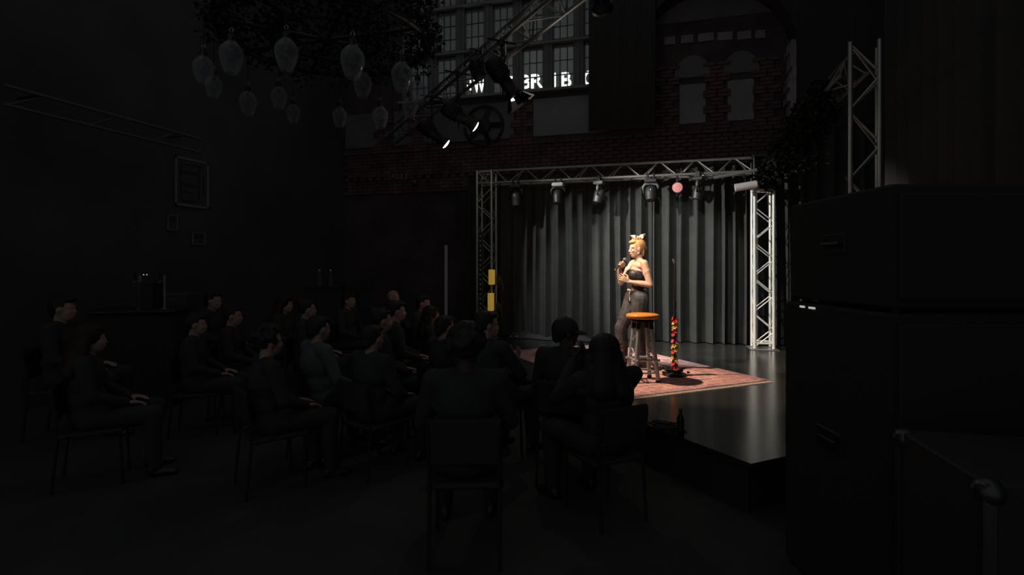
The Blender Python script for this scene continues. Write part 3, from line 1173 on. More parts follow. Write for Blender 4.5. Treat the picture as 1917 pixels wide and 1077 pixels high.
# pale tube light at the right
pA, pB = ON_Y(1376, 352, 8.8), ON_Y(1417, 345, 8.8)
t = empty('tube_light', (pA + pB) / 2, label='pale cylindrical lamp under the right end of the cross truss', cat='stage light')
h = (pB - pA) / 2
MB().tube(-h, h, 0.06, n=20).build('housing', M['pale_plastic'], t)
MB().tube(h * 0.98, h * 1.08, 0.065, n=20).build('end_cap', M['black_metal'], t)
MB().tube((0, 0, 0.05), (0, 0.25, 3.12 - t.location.z), 0.01).build('bracket', M['black_metal'], t)
# outrigger bar at right end of truss
pA, pB = ON_Y(1336, 333, 8.75), ON_Y(1417, 318, 8.75)
t = empty('outrigger_bar', (pA + pB) / 2, label='pale metal bar clamped under the right end of the cross truss', cat='pipe')
h = (pB - pA) / 2
MB().tube(-h, h, 0.024, n=14).build('pipe', M['alu'], t)
MB().tube(h * 0.2, h * 0.2 + Vector((0, 0.26, 0.04)), 0.015).tube(-h * 0.8, -h * 0.8 + Vector((0, 0.26, 0.05)), 0.015).build('bracket', M['alu_dull'], t)

# ------------------------------------------------------------------ left tower gear
for (px, y0, y1, lab) in ((920.5, 505, 533, 'upper yellow cylindrical lamp beside the left truss tower'), (919, 549, 582, 'lower yellow cylindrical lamp beside the left truss tower')):
    p0, p1 = ON_Y(px, y1, 8.82), ON_Y(px, y0, 8.82)
    t = empty('yellow_lamp', p0, label=lab, cat='lamp')
    H = p1.z - p0.z
    MB().lathe([(0.001, 0), (0.052, 0), (0.056, 0.02), (0.056, H - 0.01), (0.052, H), (0.040, H), (0.036, H - 0.08), (0.001, H - 0.09)], n=22).build('tube_housing', M['yellow'], t)
    MB().box((-0.045, 0.16, H / 2), (0.04, 0.30, 0.05), bev=0.006).build('bracket', M['black_metal'], t)
    MB().ell((0.12, 0.06, 0.05), (0.06, 0.07, 0.10)).build('motor_box', M['dark_plastic'], t)
    MB().path([(0.05, 0.03, 0.1), (0.14, 0.0, 0.16), (0.19, 0.02, 0.02), (0.2, 0.03, -0.1)], 0.008).build('cable', M['grey_plastic'], t)
p = ON_Y(900, 560, 8.93)
t = empty('led_bar', (p.x, p.y, STAGE), label='upright black bar with a dotted row of dim lights on the left tower', cat='stage light')
MB().box((0, 0, 1.1), (0.06, 0.04, 1.6), bev=0.006).box((0, 0, 0.15), (0.03, 0.03, 0.3)).box((0, 0, 0.01), (0.2, 0.15, 0.02), bev=0.005).build('housing', M['black_metal'], t)
led_me = MB().ell((0, 0, 0), (0.011, 0.008, 0.011), nu=8, nv=6).mesh('led')
led_me.materials.append(M['dim_led'])
for k in range(18):
    link('led', led_me, None, t, Matrix.Translation((0, -0.024, 0.38 + k * 0.085)))
# floor power strip
p = ON_Z(962, 633, STAGE)
t = empty('power_strip', p, 0.2, label='short white power strip lying on the stage left of the rug', cat='power strip')
MB().box((0, 0, 0.02), (0.15, 0.05, 0.035), bev=0.006).build('housing', M['pale_plastic'], t)
MB().path([(0.07, 0, 0.015), (0.2, -0.05, 0.008), (0.35, 0.05, 0.008), (0.6, 0.0, 0.008)], 0.005).build('cable', M['dark_plastic'], t)
# stands pole at left
p = C2W((835 - 958.5) / F * 5.45, 5.45, 0)
t = empty('pole_stand', p, label='slender light grey metal pole standing behind the spectators, left of the stage', cat='stand')
MB().tube((0, 0, 0.05), (0, 0, 1.86), 0.0145, n=14).build('pole', M['pale_plastic'], t)
MB().tube((0, 0, 1.0), (0, 0, 1.10), 0.022, n=14).build('collar', M['black_metal'], t)
for k in range(3):
    a = k * 2 * PI / 3 + 0.4
    MB().tube((0, 0, 0.35), (0.2 * math.cos(a), 0.2 * math.sin(a), 0.012), 0.011).build('leg', M['black_metal'], t)

# ------------------------------------------------------------------ bar stool
sp = C2W((1203 - 958.5) / F * 6.02, 6.02, STAGE + 0.012)
stool = empty('bar_stool', sp, YAW + 0.12, label='tall bar stool with a round orange wood seat in front of the performer', cat='stool')
SH = 0.75
MB().lathe([(0.001, SH), (0.15, SH), (0.175, SH - 0.006), (0.185, SH - 0.02), (0.18, SH - 0.045), (0.165, SH - 0.052), (0.001, SH - 0.052)], n=40).build('seat', M['wood'], stool)
MB().box((0, 0, SH - 0.075), (0.20, 0.20, 0.045), bev=0.01).build('seat_bracket', M['black_metal'], stool)
tops, feet = [], []
for k in range(4):
    a = PI / 4 + k * PI / 2
    u = Vector((math.cos(a), math.sin(a), 0))
    tp, fp = u * 0.095 + Vector((0, 0, SH - 0.07)), u * 0.185 + Vector((0, 0, 0.0))
    tops.append(tp)
    feet.append(fp)
    MB().tube(fp + Vector((0, 0, 0.015)), tp, 0.023, 0.021, 16).build('leg', M['stool_metal'], stool)
    sk = MB().tube(fp + (tp - fp) * 0.86, tp + (tp - fp) * 0.0, 0.0245, 0.0235, 16)
    sk.build('leg_sleeve', M['black_metal'], stool)
    MB().tube(fp, fp + Vector((0, 0, 0.025)), 0.027, 0.025, 12).build('foot_cap', M['black_metal'], stool)
for k in range(4):
    j = (k + 1) % 4
    L_ = lambda i, z: feet[i] + (tops[i] - feet[i]) * (z / (SH - 0.07))
    # footrest standing proud of the legs
    a, b = L_(k, 0.24) * 1.0, L_(j, 0.24)
    dirv = (b - a).normalized()
    MB().tube(a - dirv * 0.05, b + dirv * 0.05, 0.013).build('footrest', M['stool_metal'], stool)
    MB().tube(L_(k, 0.10), L_(j, 0.10), 0.009).build('stretcher', M['stool_metal'], stool)
    if k % 2 == 0:
        continue
    MB().tube(L_(k, 0.12), L_(j, 0.23), 0.008).build('brace', M['stool_metal'], stool)
    MB().tube(L_(k, 0.27), L_(j, 0.36), 0.008).build('brace', M['stool_metal'], stool)
    MB().tube(L_(j, 0.27), L_(k, 0.36), 0.008).build('brace', M['stool_metal'], stool)
    MB().tube(L_(k, 0.43), L_(j, 0.56), 0.008).build('brace', M['stool_metal'], stool)

# ------------------------------------------------------------------ microphone stand with flowers
mp = C2W((1263 - 958.5) / F * 6.3, 6.3, STAGE + 0.013)
t = empty('microphone_stand', mp, label='thin black microphone stand with an empty clip behind the bar stool', cat='stand')
MB().lathe([(0.001, 0.0), (0.14, 0.0), (0.14, 0.012), (0.13, 0.02), (0.02, 0.03), (0.001, 0.03)], n=32).build('base', M['black_metal'], t)
MB().tube((0, 0, 0.02), (0, 0, 0.85), 0.010, n=12).build('lower_tube', M['black_metal'], t)
MB().tube((0, 0, 0.8), (0, 0, 1.33), 0.007, n=12).build('upper_tube', M['black_metal'], t)
MB().tube((0, 0, 0.80), (0, 0, 0.87), 0.016, n=12).build('clutch', M['black_metal'], t)
MB().tube((0, 0, 1.32), (-0.015, 0.0, 1.37), 0.013, 0.017, 12).build('microphone_clip', M['grey_plastic'], t)
g = empty('flower_garland', (mp.x, mp.y, mp.z + 0.05), label='garland of red, pink and yellow artificial flowers wound around the microphone stand', cat='garland')
cols = ['red_f', 'pink_f', 'yellow_f', 'red_f', 'green_f', 'pink_f', 'yellow_f', 'red_f']
fl = MB()
for k in range(6):
    a = 2 * PI * k / 6
    u = Vector((math.cos(a), math.sin(a), 0))
    w_ = Vector((-u.y, u.x, 0))
    fl.add([(0, 0, 0), u * 0.014 + w_ * 0.010 + Vector((0, 0, .004)), u * 0.028 + Vector((0, 0, .010)), u * 0.014 - w_ * 0.010 + Vector((0, 0, .004))], [(0, 1, 2, 3)], True)
fl.ell((0, 0, 0.004), (0.006, 0.006, 0.006), nu=8, nv=5)
fl_me = fl.mesh('flower')
fl_me.materials.append(M['red_f'])
vine = [(0.017 * math.cos(k * 0.8), 0.017 * math.sin(k * 0.8), 0.0 + 0.66 * k / 60) for k in range(61)]
MB().path(vine, 0.005, 6).build('vine', M['green_f'], g)
rnd = random.Random(3)
for k in range(60):
    z = 0.02 + 0.60 * k / 60 + rnd.uniform(-0.01, 0.01)
    a = k * 2.4
    if 0.17 < z < 0.22 or 0.36 < z < 0.40:
        if rnd.random() < 0.6:
            continue
    r_ = rnd.uniform(0.016, 0.034)
    seg_c = 'red_f' if z < 0.10 else 'yellow_f' if z < 0.17 else 'red_f' if z < 0.24 else 'yellow_f' if z < 0.3 else 'pink_f' if z < 0.40 else 'red_f' if z < 0.44 else 'pink_f' if z < 0.50 else 'yellow_f' if z < 0.57 else 'red_f'
    if rnd.random() < 0.25:
        seg_c = rnd.choice(cols)
    u = Vector((math.cos(a), math.sin(a), 0.4))
    mx = Matrix.Translation((r_ * math.cos(a), r_ * math.sin(a), z)) @ u.to_track_quat('Z', 'Y').to_matrix().to_4x4() @ Matrix.Scale(rnd.uniform(0.8, 1.25), 4)
    link('flower', fl_me, M[seg_c], g, mx)
# flowers lying dark on the base
g2 = MB()
for k in range(36):
    a, r_ = rnd.uniform(0, 2 * PI), rnd.uniform(0.05, 0.17)
    g2.ell((r_ * math.cos(a), r_ * math.sin(a), rnd.uniform(-0.01, 0.02)), (0.02, 0.02, 0.013), nu=7, nv=5)
q = g2.build('leaf_cluster', M['leaf'], g)
q['kind'] = 'stuff'

# ------------------------------------------------------------------ things at the stage edge
p = ON_Z(1274, 816, STAGE)
t = empty('drink_bottle', p, label='dark bottle standing on the front edge of the stage', cat='bottle')
MB().lathe([(0.001, 0.0), (0.026, 0.0), (0.028, 0.006), (0.028, 0.125), (0.024, 0.145), (0.012, 0.17), (0.011, 0.195), (0.001, 0.195)], n=24).build('body', M['bottle'], t)
MB().lathe([(0.013, 0.188), (0.013, 0.205), (0.001, 0.206)], n=20).build('cap', M['dark_plastic'], t)
MB().lathe([(0.0285, 0.05), (0.0285, 0.11)], n=24).build('paper_label', M['shirt_dark'], t)
p = ON_Z(1243, 803, STAGE)
t = empty('coiled_cable', p, label='dark cable coiled on the stage edge beside the bottle', cat='cable')
pts = []
for k in range(120):
    a = k * 0.33
    r_ = 0.075 + 0.02 * math.sin(k * 0.21)
    pts.append((r_ * 1.3 * math.cos(a), r_ * math.sin(a), 0.008 + 0.035 * (k / 120) + 0.004 * math.sin(k)))
MB().path(pts, 0.0055, 6).build('cable', M['dark_plastic'], t)
MB().tube((0.10, -0.01, 0.012), (0.17, -0.03, 0.012), 0.010).build('plug', M['alu_dull'], t)
MB().path([(-0.1, 0, 0.01), (-0.2, 0.06, 0.008), (-0.3, 0.02, 0.008), (-0.42, 0.12, 0.008)], 0.005).build('cable_tail', M['dark_plastic'], t)

# ------------------------------------------------------------------ loudspeakers
def speaker_cab(name, cxl, cy0, cy1, z0, z1, wid, label, deep=None):
    a = C2W(cxl, cy1, 0)
    root = empty(name, C2W(cxl + wid / 2, (cy0 + cy1) / 2, z0), YAW, label=label, cat='loudspeaker')
    dpt = cy1 - cy0
    H = z1 - z0
    MB().box((0, 0, H / 2), (wid, dpt, H - 0.0), bev=0.012).build('cabinet', M['speaker'], root)
    MB().box((0, -dpt / 2 - 0.008, H / 2), (wid - 0.06, 0.02, H - 0.08), bev=0.006).build('grille', M['grille'], root)
    for s in (-1, 1):
        MB().box((s * wid / 2, 0, H * 0.55), (0.012, 0.20, 0.10), bev=0.004).build('handle_plate', M['black_metal'], root)
        MB().tube((s * (wid / 2 + 0.012), -0.07, H * 0.55), (s * (wid / 2 + 0.012), 0.07, H * 0.55), 0.010).build('handle', M['black_metal'], root)
    for sx in (-1, 1):
        for sy in (-1, 1):
            MB().tube((sx * (wid / 2 - 0.06), sy * (dpt / 2 - 0.06), -0.016), (sx * (wid / 2 - 0.06), sy * (dpt / 2 - 0.06), 0.002), 0.022).build('rubber_foot', M['black_metal'], root)
    return root


zt = EYE + (498 - 385) / F * 3.0
zseam = EYE - (562 - 498) / F * 3.0
top_cab = speaker_cab('loudspeaker', (1479 - 958.5) / F * 3.0, 2.2, 3.0, zseam + 0.012, zt, 0.9, 'tall black loudspeaker cabinet, upper one of the stack right of the stage')
low_cab = speaker_cab('subwoofer', (1469 - 958.5) / F * 3.02, 2.18, 3.02, 0.016, zseam - 0.006, 0.95, 'large black bass cabinet under the loudspeaker right of the stage')
p = AT(1511, 560, 2.62)
for i, (px, w_) in enumerate(((1511, 0.024), (1535, 0.034))):
    pp = low_cab.matrix_basis.inverted() @ AT(px, 560, 2.9)
    MB().box((pp.x, pp.y - 0.0, zseam - 0.006 - 0.016 + 0.006), (w_, 0.02, 0.014)) if False else None
# two small emissive white bars on the seam side
for k, (dy, L_) in enumerate(((2.83, 0.075), (2.74, 0.10))):
    q = C2W((1470 - 958.5) / F * 3.02, dy, zseam - 0.010)
    q = low_cab.matrix_basis.inverted() @ q
    MB().box((-0.95 / 2 - 0.002, q.y, zseam - 0.04), (0.012, L_ * 0.5, 0.010)).build('glow_bar', M['white_glow'], low_cab)

# flight case at the near right corner
fc = empty('flight_case', C2W(1.80, 1.62, 0), YAW - 0.22, label='black road case with metal corners at the lower right, nearest the viewer', cat='case')
Wc, Dc, Hc = 0.9, 0.5, 1.05
MB().box((0, 0, Hc / 2 + 0.05), (Wc, Dc, Hc - 0.1), bev=0.006).build('case_body', M['case'], fc)
for sx in (-1, 1):
    for sy in (-1, 1):
        MB().box((sx * (Wc / 2 - 0.01), sy * (Dc / 2 - 0.01), Hc / 2 + 0.05), (0.035, 0.035, Hc - 0.1), bev=0.004).build('edge_trim', M['case_metal'], fc)
        for z in (0.13, Hc - 0.03):
            MB().ell((sx * (Wc / 2 - 0.02), sy * (Dc / 2 - 0.02), z), (0.04, 0.04, 0.04)).build('ball_corner', M['case_metal'], fc)
        MB().tube((sx * 0.35, sy * 0.18, 0.0), (sx * 0.35, sy * 0.18, 0.1), 0.03).build('caster', M['black_metal'], fc)
MB().box((0, -Dc / 2 - 0.004, Hc - 0.3), (Wc - 0.05, 0.012, 0.03)).build('lid_seam', M['case_metal'], fc)
MB().box((0, -Dc / 2 - 0.012, Hc - 0.3), (0.1, 0.02, 0.1), bev=0.006).build('latch', M['case_metal'], fc)

# ------------------------------------------------------------------ left wall pictures, bar, exit sign
def wall_picture(px0, px1, py0, py1, label, name='poster', design=0):
    """on the left wall X = LX"""
    def on_x(px, py):
        a = (px - 958.5) / F
        tt = LX / (CY * a - SY)
        return AT(px, py, tt)
    a, b = on_x(px0, py0), on_x(px1, py0)
    zt_, zb_ = a.z, on_x(px0, py1).z
    Wd, H = b.y - a.y, zt_ - zb_
    r = empty(name, (LX + 0.012, (a.y + b.y) / 2, zb_), label=label, cat='poster')
    MB().box((0, 0, H / 2), (0.02, Wd, H)).build('sheet' if design else 'board', M['poster'], r)
    f = 0.03 if Wd > 0.4 else 0.012
    fr = MB()
    for (y, z, dy, dz) in ((0, f / 2, Wd, f), (0, H - f / 2, Wd, f), (-Wd / 2 + f / 2, H / 2, f, H), (Wd / 2 - f / 2, H / 2, f, H)):
        fr.box((0.012, y, z), (0.02, dy, dz))
    fr.build('border', M['frame'], r)
    ink = MB()
    if design == 2:
        ink.box((0.012, -0.06, H * 0.70), (0.006, Wd * 0.50, 0.05)).box((0.012, -0.06, H * 0.45), (0.006, Wd * 0.45, 0.05)).box((0.012, 0.12, H * 0.5), (0.006, 0.03, H * 0.7))
        ink.box((0.012, -0.20, H * 0.5), (0.006, 0.02, H * 0.75)).box((0.012, -0.05, H * 0.12), (0.006, Wd * 0.45, 0.03)).box((0.012, 0.21, H * 0.5), (0.006, 0.03, H * 0.45))
        ink.box((0.012, 0.02, H * 0.87), (0.006, Wd * 0.6, 0.025)).box((0.012, -0.06, H * 0.3), (0.006, Wd * 0.3, 0.025))
    else:
        ink.box((0.012, 0, H * 0.65), (0.006, Wd * 0.5, H * 0.25))
    ink.build('print', M['poster_ink'], r)


wall_picture(325, 388, 291, 384, 'large pale framed poster on the left wall below the truss', design=2)
wall_picture(311, 330, 402, 431, 'small portrait sheet on the left wall, lower left of the poster', design=1)
wall_picture(357, 382, 434, 458, 'small square sheet on the left wall, lower right of the poster', design=1)

# exit-like sign on the back wall at left, letters barely legible
a, b = ON_Y(727, 337, WY - 0.08), ON_Y(763, 322, WY - 0.08)
t = empty('wall_sign', ((a.x + b.x) / 2, WY - 0.08, a.z), label='small dim wall sign with upright letters left of the stage truss', cat='sign')
Wd, H = b.x - a.x, b.z - a.z
MB().box((0, 0.04, H / 2), (Wd, 0.07, H), bev=0.006).build('sign_box', M['plaster_dark'], t)
cu = bpy.data.curves.new('sign_text', 'FONT')
cu.body = 'CITY'
cu.size = 0.16
cu.extrude = 0.003
o = bpy.data.objects.new('lettering', cu)
COL.objects.link(o)
dg = bpy.context.evaluated_depsgraph_get()
me = bpy.data.meshes.new_from_object(o.evaluated_get(dg))
bpy.data.objects.remove(o)
vx = [v.co.x for v in me.vertices]
sc_ = (Wd * 0.85) / (max(vx) - min(vx))
for v in me.vertices:
    v.co = Vector(((v.co.x - (max(vx) + min(vx)) / 2) * sc_, 0.0, H * 0.15 + v.co.y * sc_ * 1.1))
me.materials.clear()
link('lettering', me, M['plaster'], t)
pl = ON_Y(776, 342, WY - 0.1)
t = empty('wall_lamp', pl, label='tiny round dim lamp on the back wall beside the small sign', cat='lamp')
MB().lathe([(0.001, 0.06), (0.05, 0.04), (0.06, 0.0), (0.045, -0.09), (0.001, -0.09)], R=RX90, n=18).build('housing', M['grey_plastic'], t)

# bar / cabinet at far left
p = C2W((330 - 958.5) / F * 7.2, 7.2, 0)
t = empty('bar_cabinet', p, YAW + 0.2, label='narrow grey cabinet at the left end of the hall bar', cat='cabinet')
Hb = EYE - (549 - 498) / F * 7.2
MB().box((0, 0, Hb / 2), (0.42, 0.45, Hb), bev=0.008).build('body', M['desk'], t)
MB().box((0, -0.23, Hb * 0.52), (0.36, 0.012, Hb * 0.85), bev=0.004).build('door', M['desk'], t)
MB().box((0.14, -0.245, Hb * 0.6), (0.012, 0.02, 0.12)).build('handle', M['black_metal'], t)
p = C2W((245 - 958.5) / F * 6.4, 6.4, 0)
t = empty('bar_counter', p, YAW + 0.2, label='long dark bar counter along the left side of the hall', cat='counter')
MB().box((0.12, 0, 0.55), (0.9, 0.5, 1.1), bev=0.01).build('front', M['case'], t)
MB().box((0.12, -0.02, 1.12), (0.96, 0.6, 0.04), bev=0.01).build('counter_top', M['dark_plastic'], t)
for px, lab in ((262, 'slim metal tap column on the bar counter, left one'), (308, 'slim metal tap column on the bar counter, right one by the cabinet')):
    q = C2W((px - 958.5) / F * 6.35, 6.35, 1.14)
    r = empty('tap_column', q, YAW, label=lab, cat='beer tap')
    MB().tube((0, 0, 0), (0, 0, 0.40), 0.012).tube((0, 0, 0), (0, 0, 0.01), 0.04).build('column', M['alu_dull'], r)
    MB().tube((0, 0, 0.33), (0, -0.1, 0.32), 0.010).build('spout', M['alu_dull'], r)
    MB().tube((0, -0.07, 0.33), (0, -0.09, 0.43), 0.009, 0.012).build('lever', M['black_metal'], r)
q = C2W((272.5 - 958.5) / F * 6.3, 6.3, 1.14)
r = empty('small_appliance', q, YAW, label='small dark machine with two tiny white lights on the bar counter', cat='appliance')
MB().box((0, 0.1, 0.16), (0.16, 0.2, 0.32), bev=0.01).build('housing', M['dark_plastic'], r)
for dx in (-0.02, 0.018):
    MB().ell((dx, -0.003, EYE - 0.104 - 1.14), (0.006, 0.006, 0.006)).build('indicator_light', M['dot_led'], r)
# two bottles catching light on a far shelf
sh = C2W((608 - 958.5) / F * 9.0, 9.0, 1.30)
t = empty('back_shelf', (sh.x, sh.y, 0), YAW, label='narrow dark shelf unit by the back wall holding two bottles', cat='shelf')
MB().box((0, 0, 0.65), (0.6, 0.25, 1.28), bev=0.01).build('body', M['case'], t)
MB().box((0, 0, 1.30), (0.66, 0.3, 0.02)).build('shelf_board', M['case'], t)
for px, lab in ((598, 'slim bottle with a faint glint on the far shelf, left one'), (619, 'slim bottle with a faint glint on the far shelf, right one')):
    q = C2W((px - 958.5) / F * 9.0, 9.0, 1.31)
    r = empty('glass_bottle', q, label=lab, cat='bottle')
    MB().lathe([(0.001, 0), (0.03, 0), (0.03, 0.15), (0.012, 0.2), (0.012, 0.26), (0.001, 0.26)], n=16).build('body', M['glass'], r)
    MB().lathe([(0.014, 0.25), (0.014, 0.28), (0.001, 0.28)], n=12).build('cap', M['pale_plastic'], r)

# ------------------------------------------------------------------ foliage
def leaf_cloud(name, centers, count, parent, m, size=0.055, rnd=None):
    rnd = rnd or random.Random(5)
    mb = MB()
    inv = parent.matrix_basis.inverted() if parent else Matrix.Identity(4)
    for k in range(count):
        c, rad = rnd.choice(centers)
        while True:
            u = Vector((rnd.uniform(-1, 1), rnd.uniform(-1, 1), rnd.uniform(-1, 1)))
            if u.length < 1:
                break
        p = inv @ (Vector(c) + u * rad)
        R_ = Euler((rnd.uniform(-1, 1), rnd.uniform(-1, 1), rnd.uniform(0, 6.3))).to_matrix()
        s = size * rnd.uniform(0.6, 1.3)
        vs = [(0, 0, 0), (0.45 * s, 0.35 * s, 0.1 * s), (0, 1.1 * s, -0.12 * s), (-0.45 * s, 0.35 * s, 0.1 * s), (0, 0.45 * s, -0.04 * s)]
        mb.add([p + R_ @ Vector(v) for v in vs], [(0, 1, 4), (1, 2, 4), (2, 3, 4), (3, 0, 4)])
    o = mb.build(name, m, parent)
    o['kind'] = 'stuff'
    return o


# ------------------------------------------------------------------ chandelier
cc = C2W(-1.98, 5.72, 3.72)
ch = empty('chandelier', cc, label='large ring chandelier wrapped in ivy with hanging clear glass jar lamps', cat='chandelier')
ring = [(1.05 * math.cos(a), 1.05 * math.sin(a), 0.35) for a in [2 * PI * k / 48 for k in range(49)]]
MB().path(ring, 0.035, 8).build('outer_ring', M['black_metal'], ch)
ring = [(0.55 * math.cos(a), 0.55 * math.sin(a), 0.35) for a in [2 * PI * k / 36 for k in range(37)]]
MB().path(ring, 0.025, 8).build('inner_ring', M['black_metal'], ch)
for k in range(4):
    a = k * PI / 4
    MB().tube((1.05 * math.cos(a), 1.05 * math.sin(a), 0.35), (-1.05 * math.cos(a), -1.05 * math.sin(a), 0.35), 0.02).build('spoke', M['black_metal'], ch)
for k in range(4):
    a = k * PI / 2 + 0.3
    MB().tube((1.0 * math.cos(a), 1.0 * math.sin(a), 0.38), (0, 0, 2.2), 0.008).build('suspension_chain', M['black_metal'], ch)
MB().tube((0, 0, 2.15), (0, 0, 8.2 - cc.z), 0.02).build('drop_rod', M['black_metal'], ch)
cen = []
for k in range(40):
    a = 2 * PI * k / 40
    cen.append(((cc.x + 1.05 * math.cos(a), cc.y + 1.05 * math.sin(a), cc.z + 0.45 + 0.12 * math.sin(k * 2.3)), 0.20 + 0.06 * math.sin(k * 1.7)))
    if k % 3 == 0:
        cen.append(((cc.x + 1.0 * math.cos(a), cc.y + 1.0 * math.sin(a), cc.z + 0.85 + 0.15 * math.sin(k)), 0.2))
for k in range(16):
    a = 2 * PI * k / 16
    cen.append(((cc.x + 0.55 * math.cos(a), cc.y + 0.55 * math.sin(a), cc.z + 0.45), 0.2))
leaf_cloud('ivy_leaves', cen, 5200, ch, M['leaf'])
leaf_cloud('pale_leaves', [(c, r_ + 0.03) for c, r_ in cen], 30, ch, M['leaf_b'], 0.04)

jars = [(381, 103, 158, 38), (433, 75, 134, 44), (536, 70, 132, 44), (660, 83, 140, 46), (679, 135, 184, 34), (752, 115, 169, 40),
        (782, 150, 195, 32), (767, 180, 223, 29), (712, 198, 240, 30), (636, 200, 240, 27), (549, 195, 232, 25), (522, 162, 203, 30),
        (464, 170, 213, 32), (400, 140, 188, 31)]
prof = [(0.030, 0.0), (0.036, -0.012), (0.060, -0.035), (0.088, -0.07), (0.098, -0.11), (0.096, -0.15), (0.084, -0.20), (0.068, -0.245), (0.055, -0.275), (0.052, -0.28), (0.050, -0.275), (0.063, -0.243), (0.080, -0.198), (0.092, -0.15), (0.094, -0.11), (0.084, -0.072), (0.057, -0.039), (0.034, -0.016)]
jar_me = MB().lathe(prof, n=28).mesh('glass_jar')
sock_me = MB().lathe([(0.001, 0.07), (0.014, 0.07), (0.02, 0.05), (0.034, 0.04), (0.036, -0.01), (0.02, -0.02), (0.018, -0.06), (0.001, -0.06)], n=18).mesh('lamp_socket')
bulb_me = MB().lathe([(0.013, -0.055), (0.016, -0.075), (0.028, -0.10), (0.031, -0.125), (0.024, -0.15), (0.001, -0.162)], n=16).mesh('bulb')
ring_me = MB().path([(0.018 * math.cos(a), 0, 0.085 + 0.018 * math.sin(a)) for a in [2 * PI * k / 14 for k in range(15)]], 0.004, 6).mesh('hanging_ring')
invc = ch.matrix_basis.inverted()
for i, (px, y0, y1, w_) in enumerate(jars):
    b = (498 - y0) / F
    tt = 2.02 / b
    p = AT(px, y0, tt)
    lp = invc @ p
    s = (w_ / F * tt) / 0.196 * 0.98
    jar = link('glass_jar', jar_me, M['glass'], ch, Matrix.Translation(lp) @ Matrix.Scale(s, 4))
    link('lamp_socket', sock_me, M['dark_plastic'], jar)
    link('bulb', bulb_me, M['glass'], jar)
    link('hanging_ring', ring_me, M['alu'], jar)
    d_ = Vector((lp.x, lp.y, 0))
    MB().tube(lp + Vector((0, 0, 0.10 * s)), (lp.x, lp.y, 0.36), 0.005, n=6).build('lamp_cord', M['black_metal'], ch)

# ivy on the side truss and the stage corner
iv = empty('ivy_garland', (2.0, 8.4, 3.2), label='dark ivy garland clinging to the truss above the right stage tower', cat='plant')
cen = []
for (px, py, tt, r_) in ((1538, 168, 6.6, 0.14), (1528, 195, 6.8, 0.20), (1510, 215, 7.2, 0.24), (1498, 235, 7.5, 0.26), (1485, 262, 7.8, 0.28), (1472, 285, 8.0, 0.28),
                         (1458, 305, 8.2, 0.26), (1447, 325, 8.2, 0.20), (1440, 342, 8.25, 0.15), (1520, 245, 7.5, 0.25), (1500, 290, 8.0, 0.28), (1432, 312, 8.3, 0.12), (1545, 215, 7.2, 0.18)):
    cen.append((AT(px, py, tt), r_))
leaf_cloud('ivy_leaves', cen, 4200, iv, M['leaf'], 0.06)
leaf_cloud('pale_leaves', cen, 26, iv, M['leaf_b'], 0.045)
MB().path([Vector(c[0]) - Vector(iv.location) for c in cen[:9]], 0.012, 6).build('ivy_stem', M['black_metal'], iv)


# ================================================================== PEOPLE
def rotm(yaw=0, pitch=0, roll=0):
    return Matrix.Rotation(yaw, 3, 'Z') @ Matrix.Rotation(pitch, 3, 'Y') @ Matrix.Rotation(roll, 3, 'X')


def head_prims(mb, c, R):
    P = lambda x, y, z: Vector(c) + R @ Vector((x, y, z))
    mb.ell(P(-.018, 0, .022), (.096, .075, .098), R)
    mb.ell(P(.022, 0, -.030), (.066, .060, .088), R)
    mb.ell(P(.045, 0, -.082), (.036, .036, .030), R)
    mb.cap(P(-.01, .048, -.055), P(.045, .022, -.088), .020, .018)
    mb.cap(P(-.01, -.048, -.055), P(.045, -.022, -.088), .020, .018)
    mb.cap(P(.080, 0, .008), P(.095, 0, -.026), .007, .010)
    mb.ell(P(.085, .010, -.030), (.009, .007, .007), R)
    mb.ell(P(.085, -.010, -.030), (.009, .007, .007), R)
    mb.ell(P(.080, 0, -.056), (.016, .024, .007), R)
    mb.ell(P(.077, 0, -.066), (.015, .020, .007), R)
    for s in (-1, 1):
        mb.cap(P(.074, s * .014, .020), P(.062, s * .045, .022), .010, .010)
        mb.ell(P(-.008, s * .078, -.012), (.020, .010, .032), R)
        mb.ell(P(.058, s * .038, -.026), (.022, .018, .018), R)


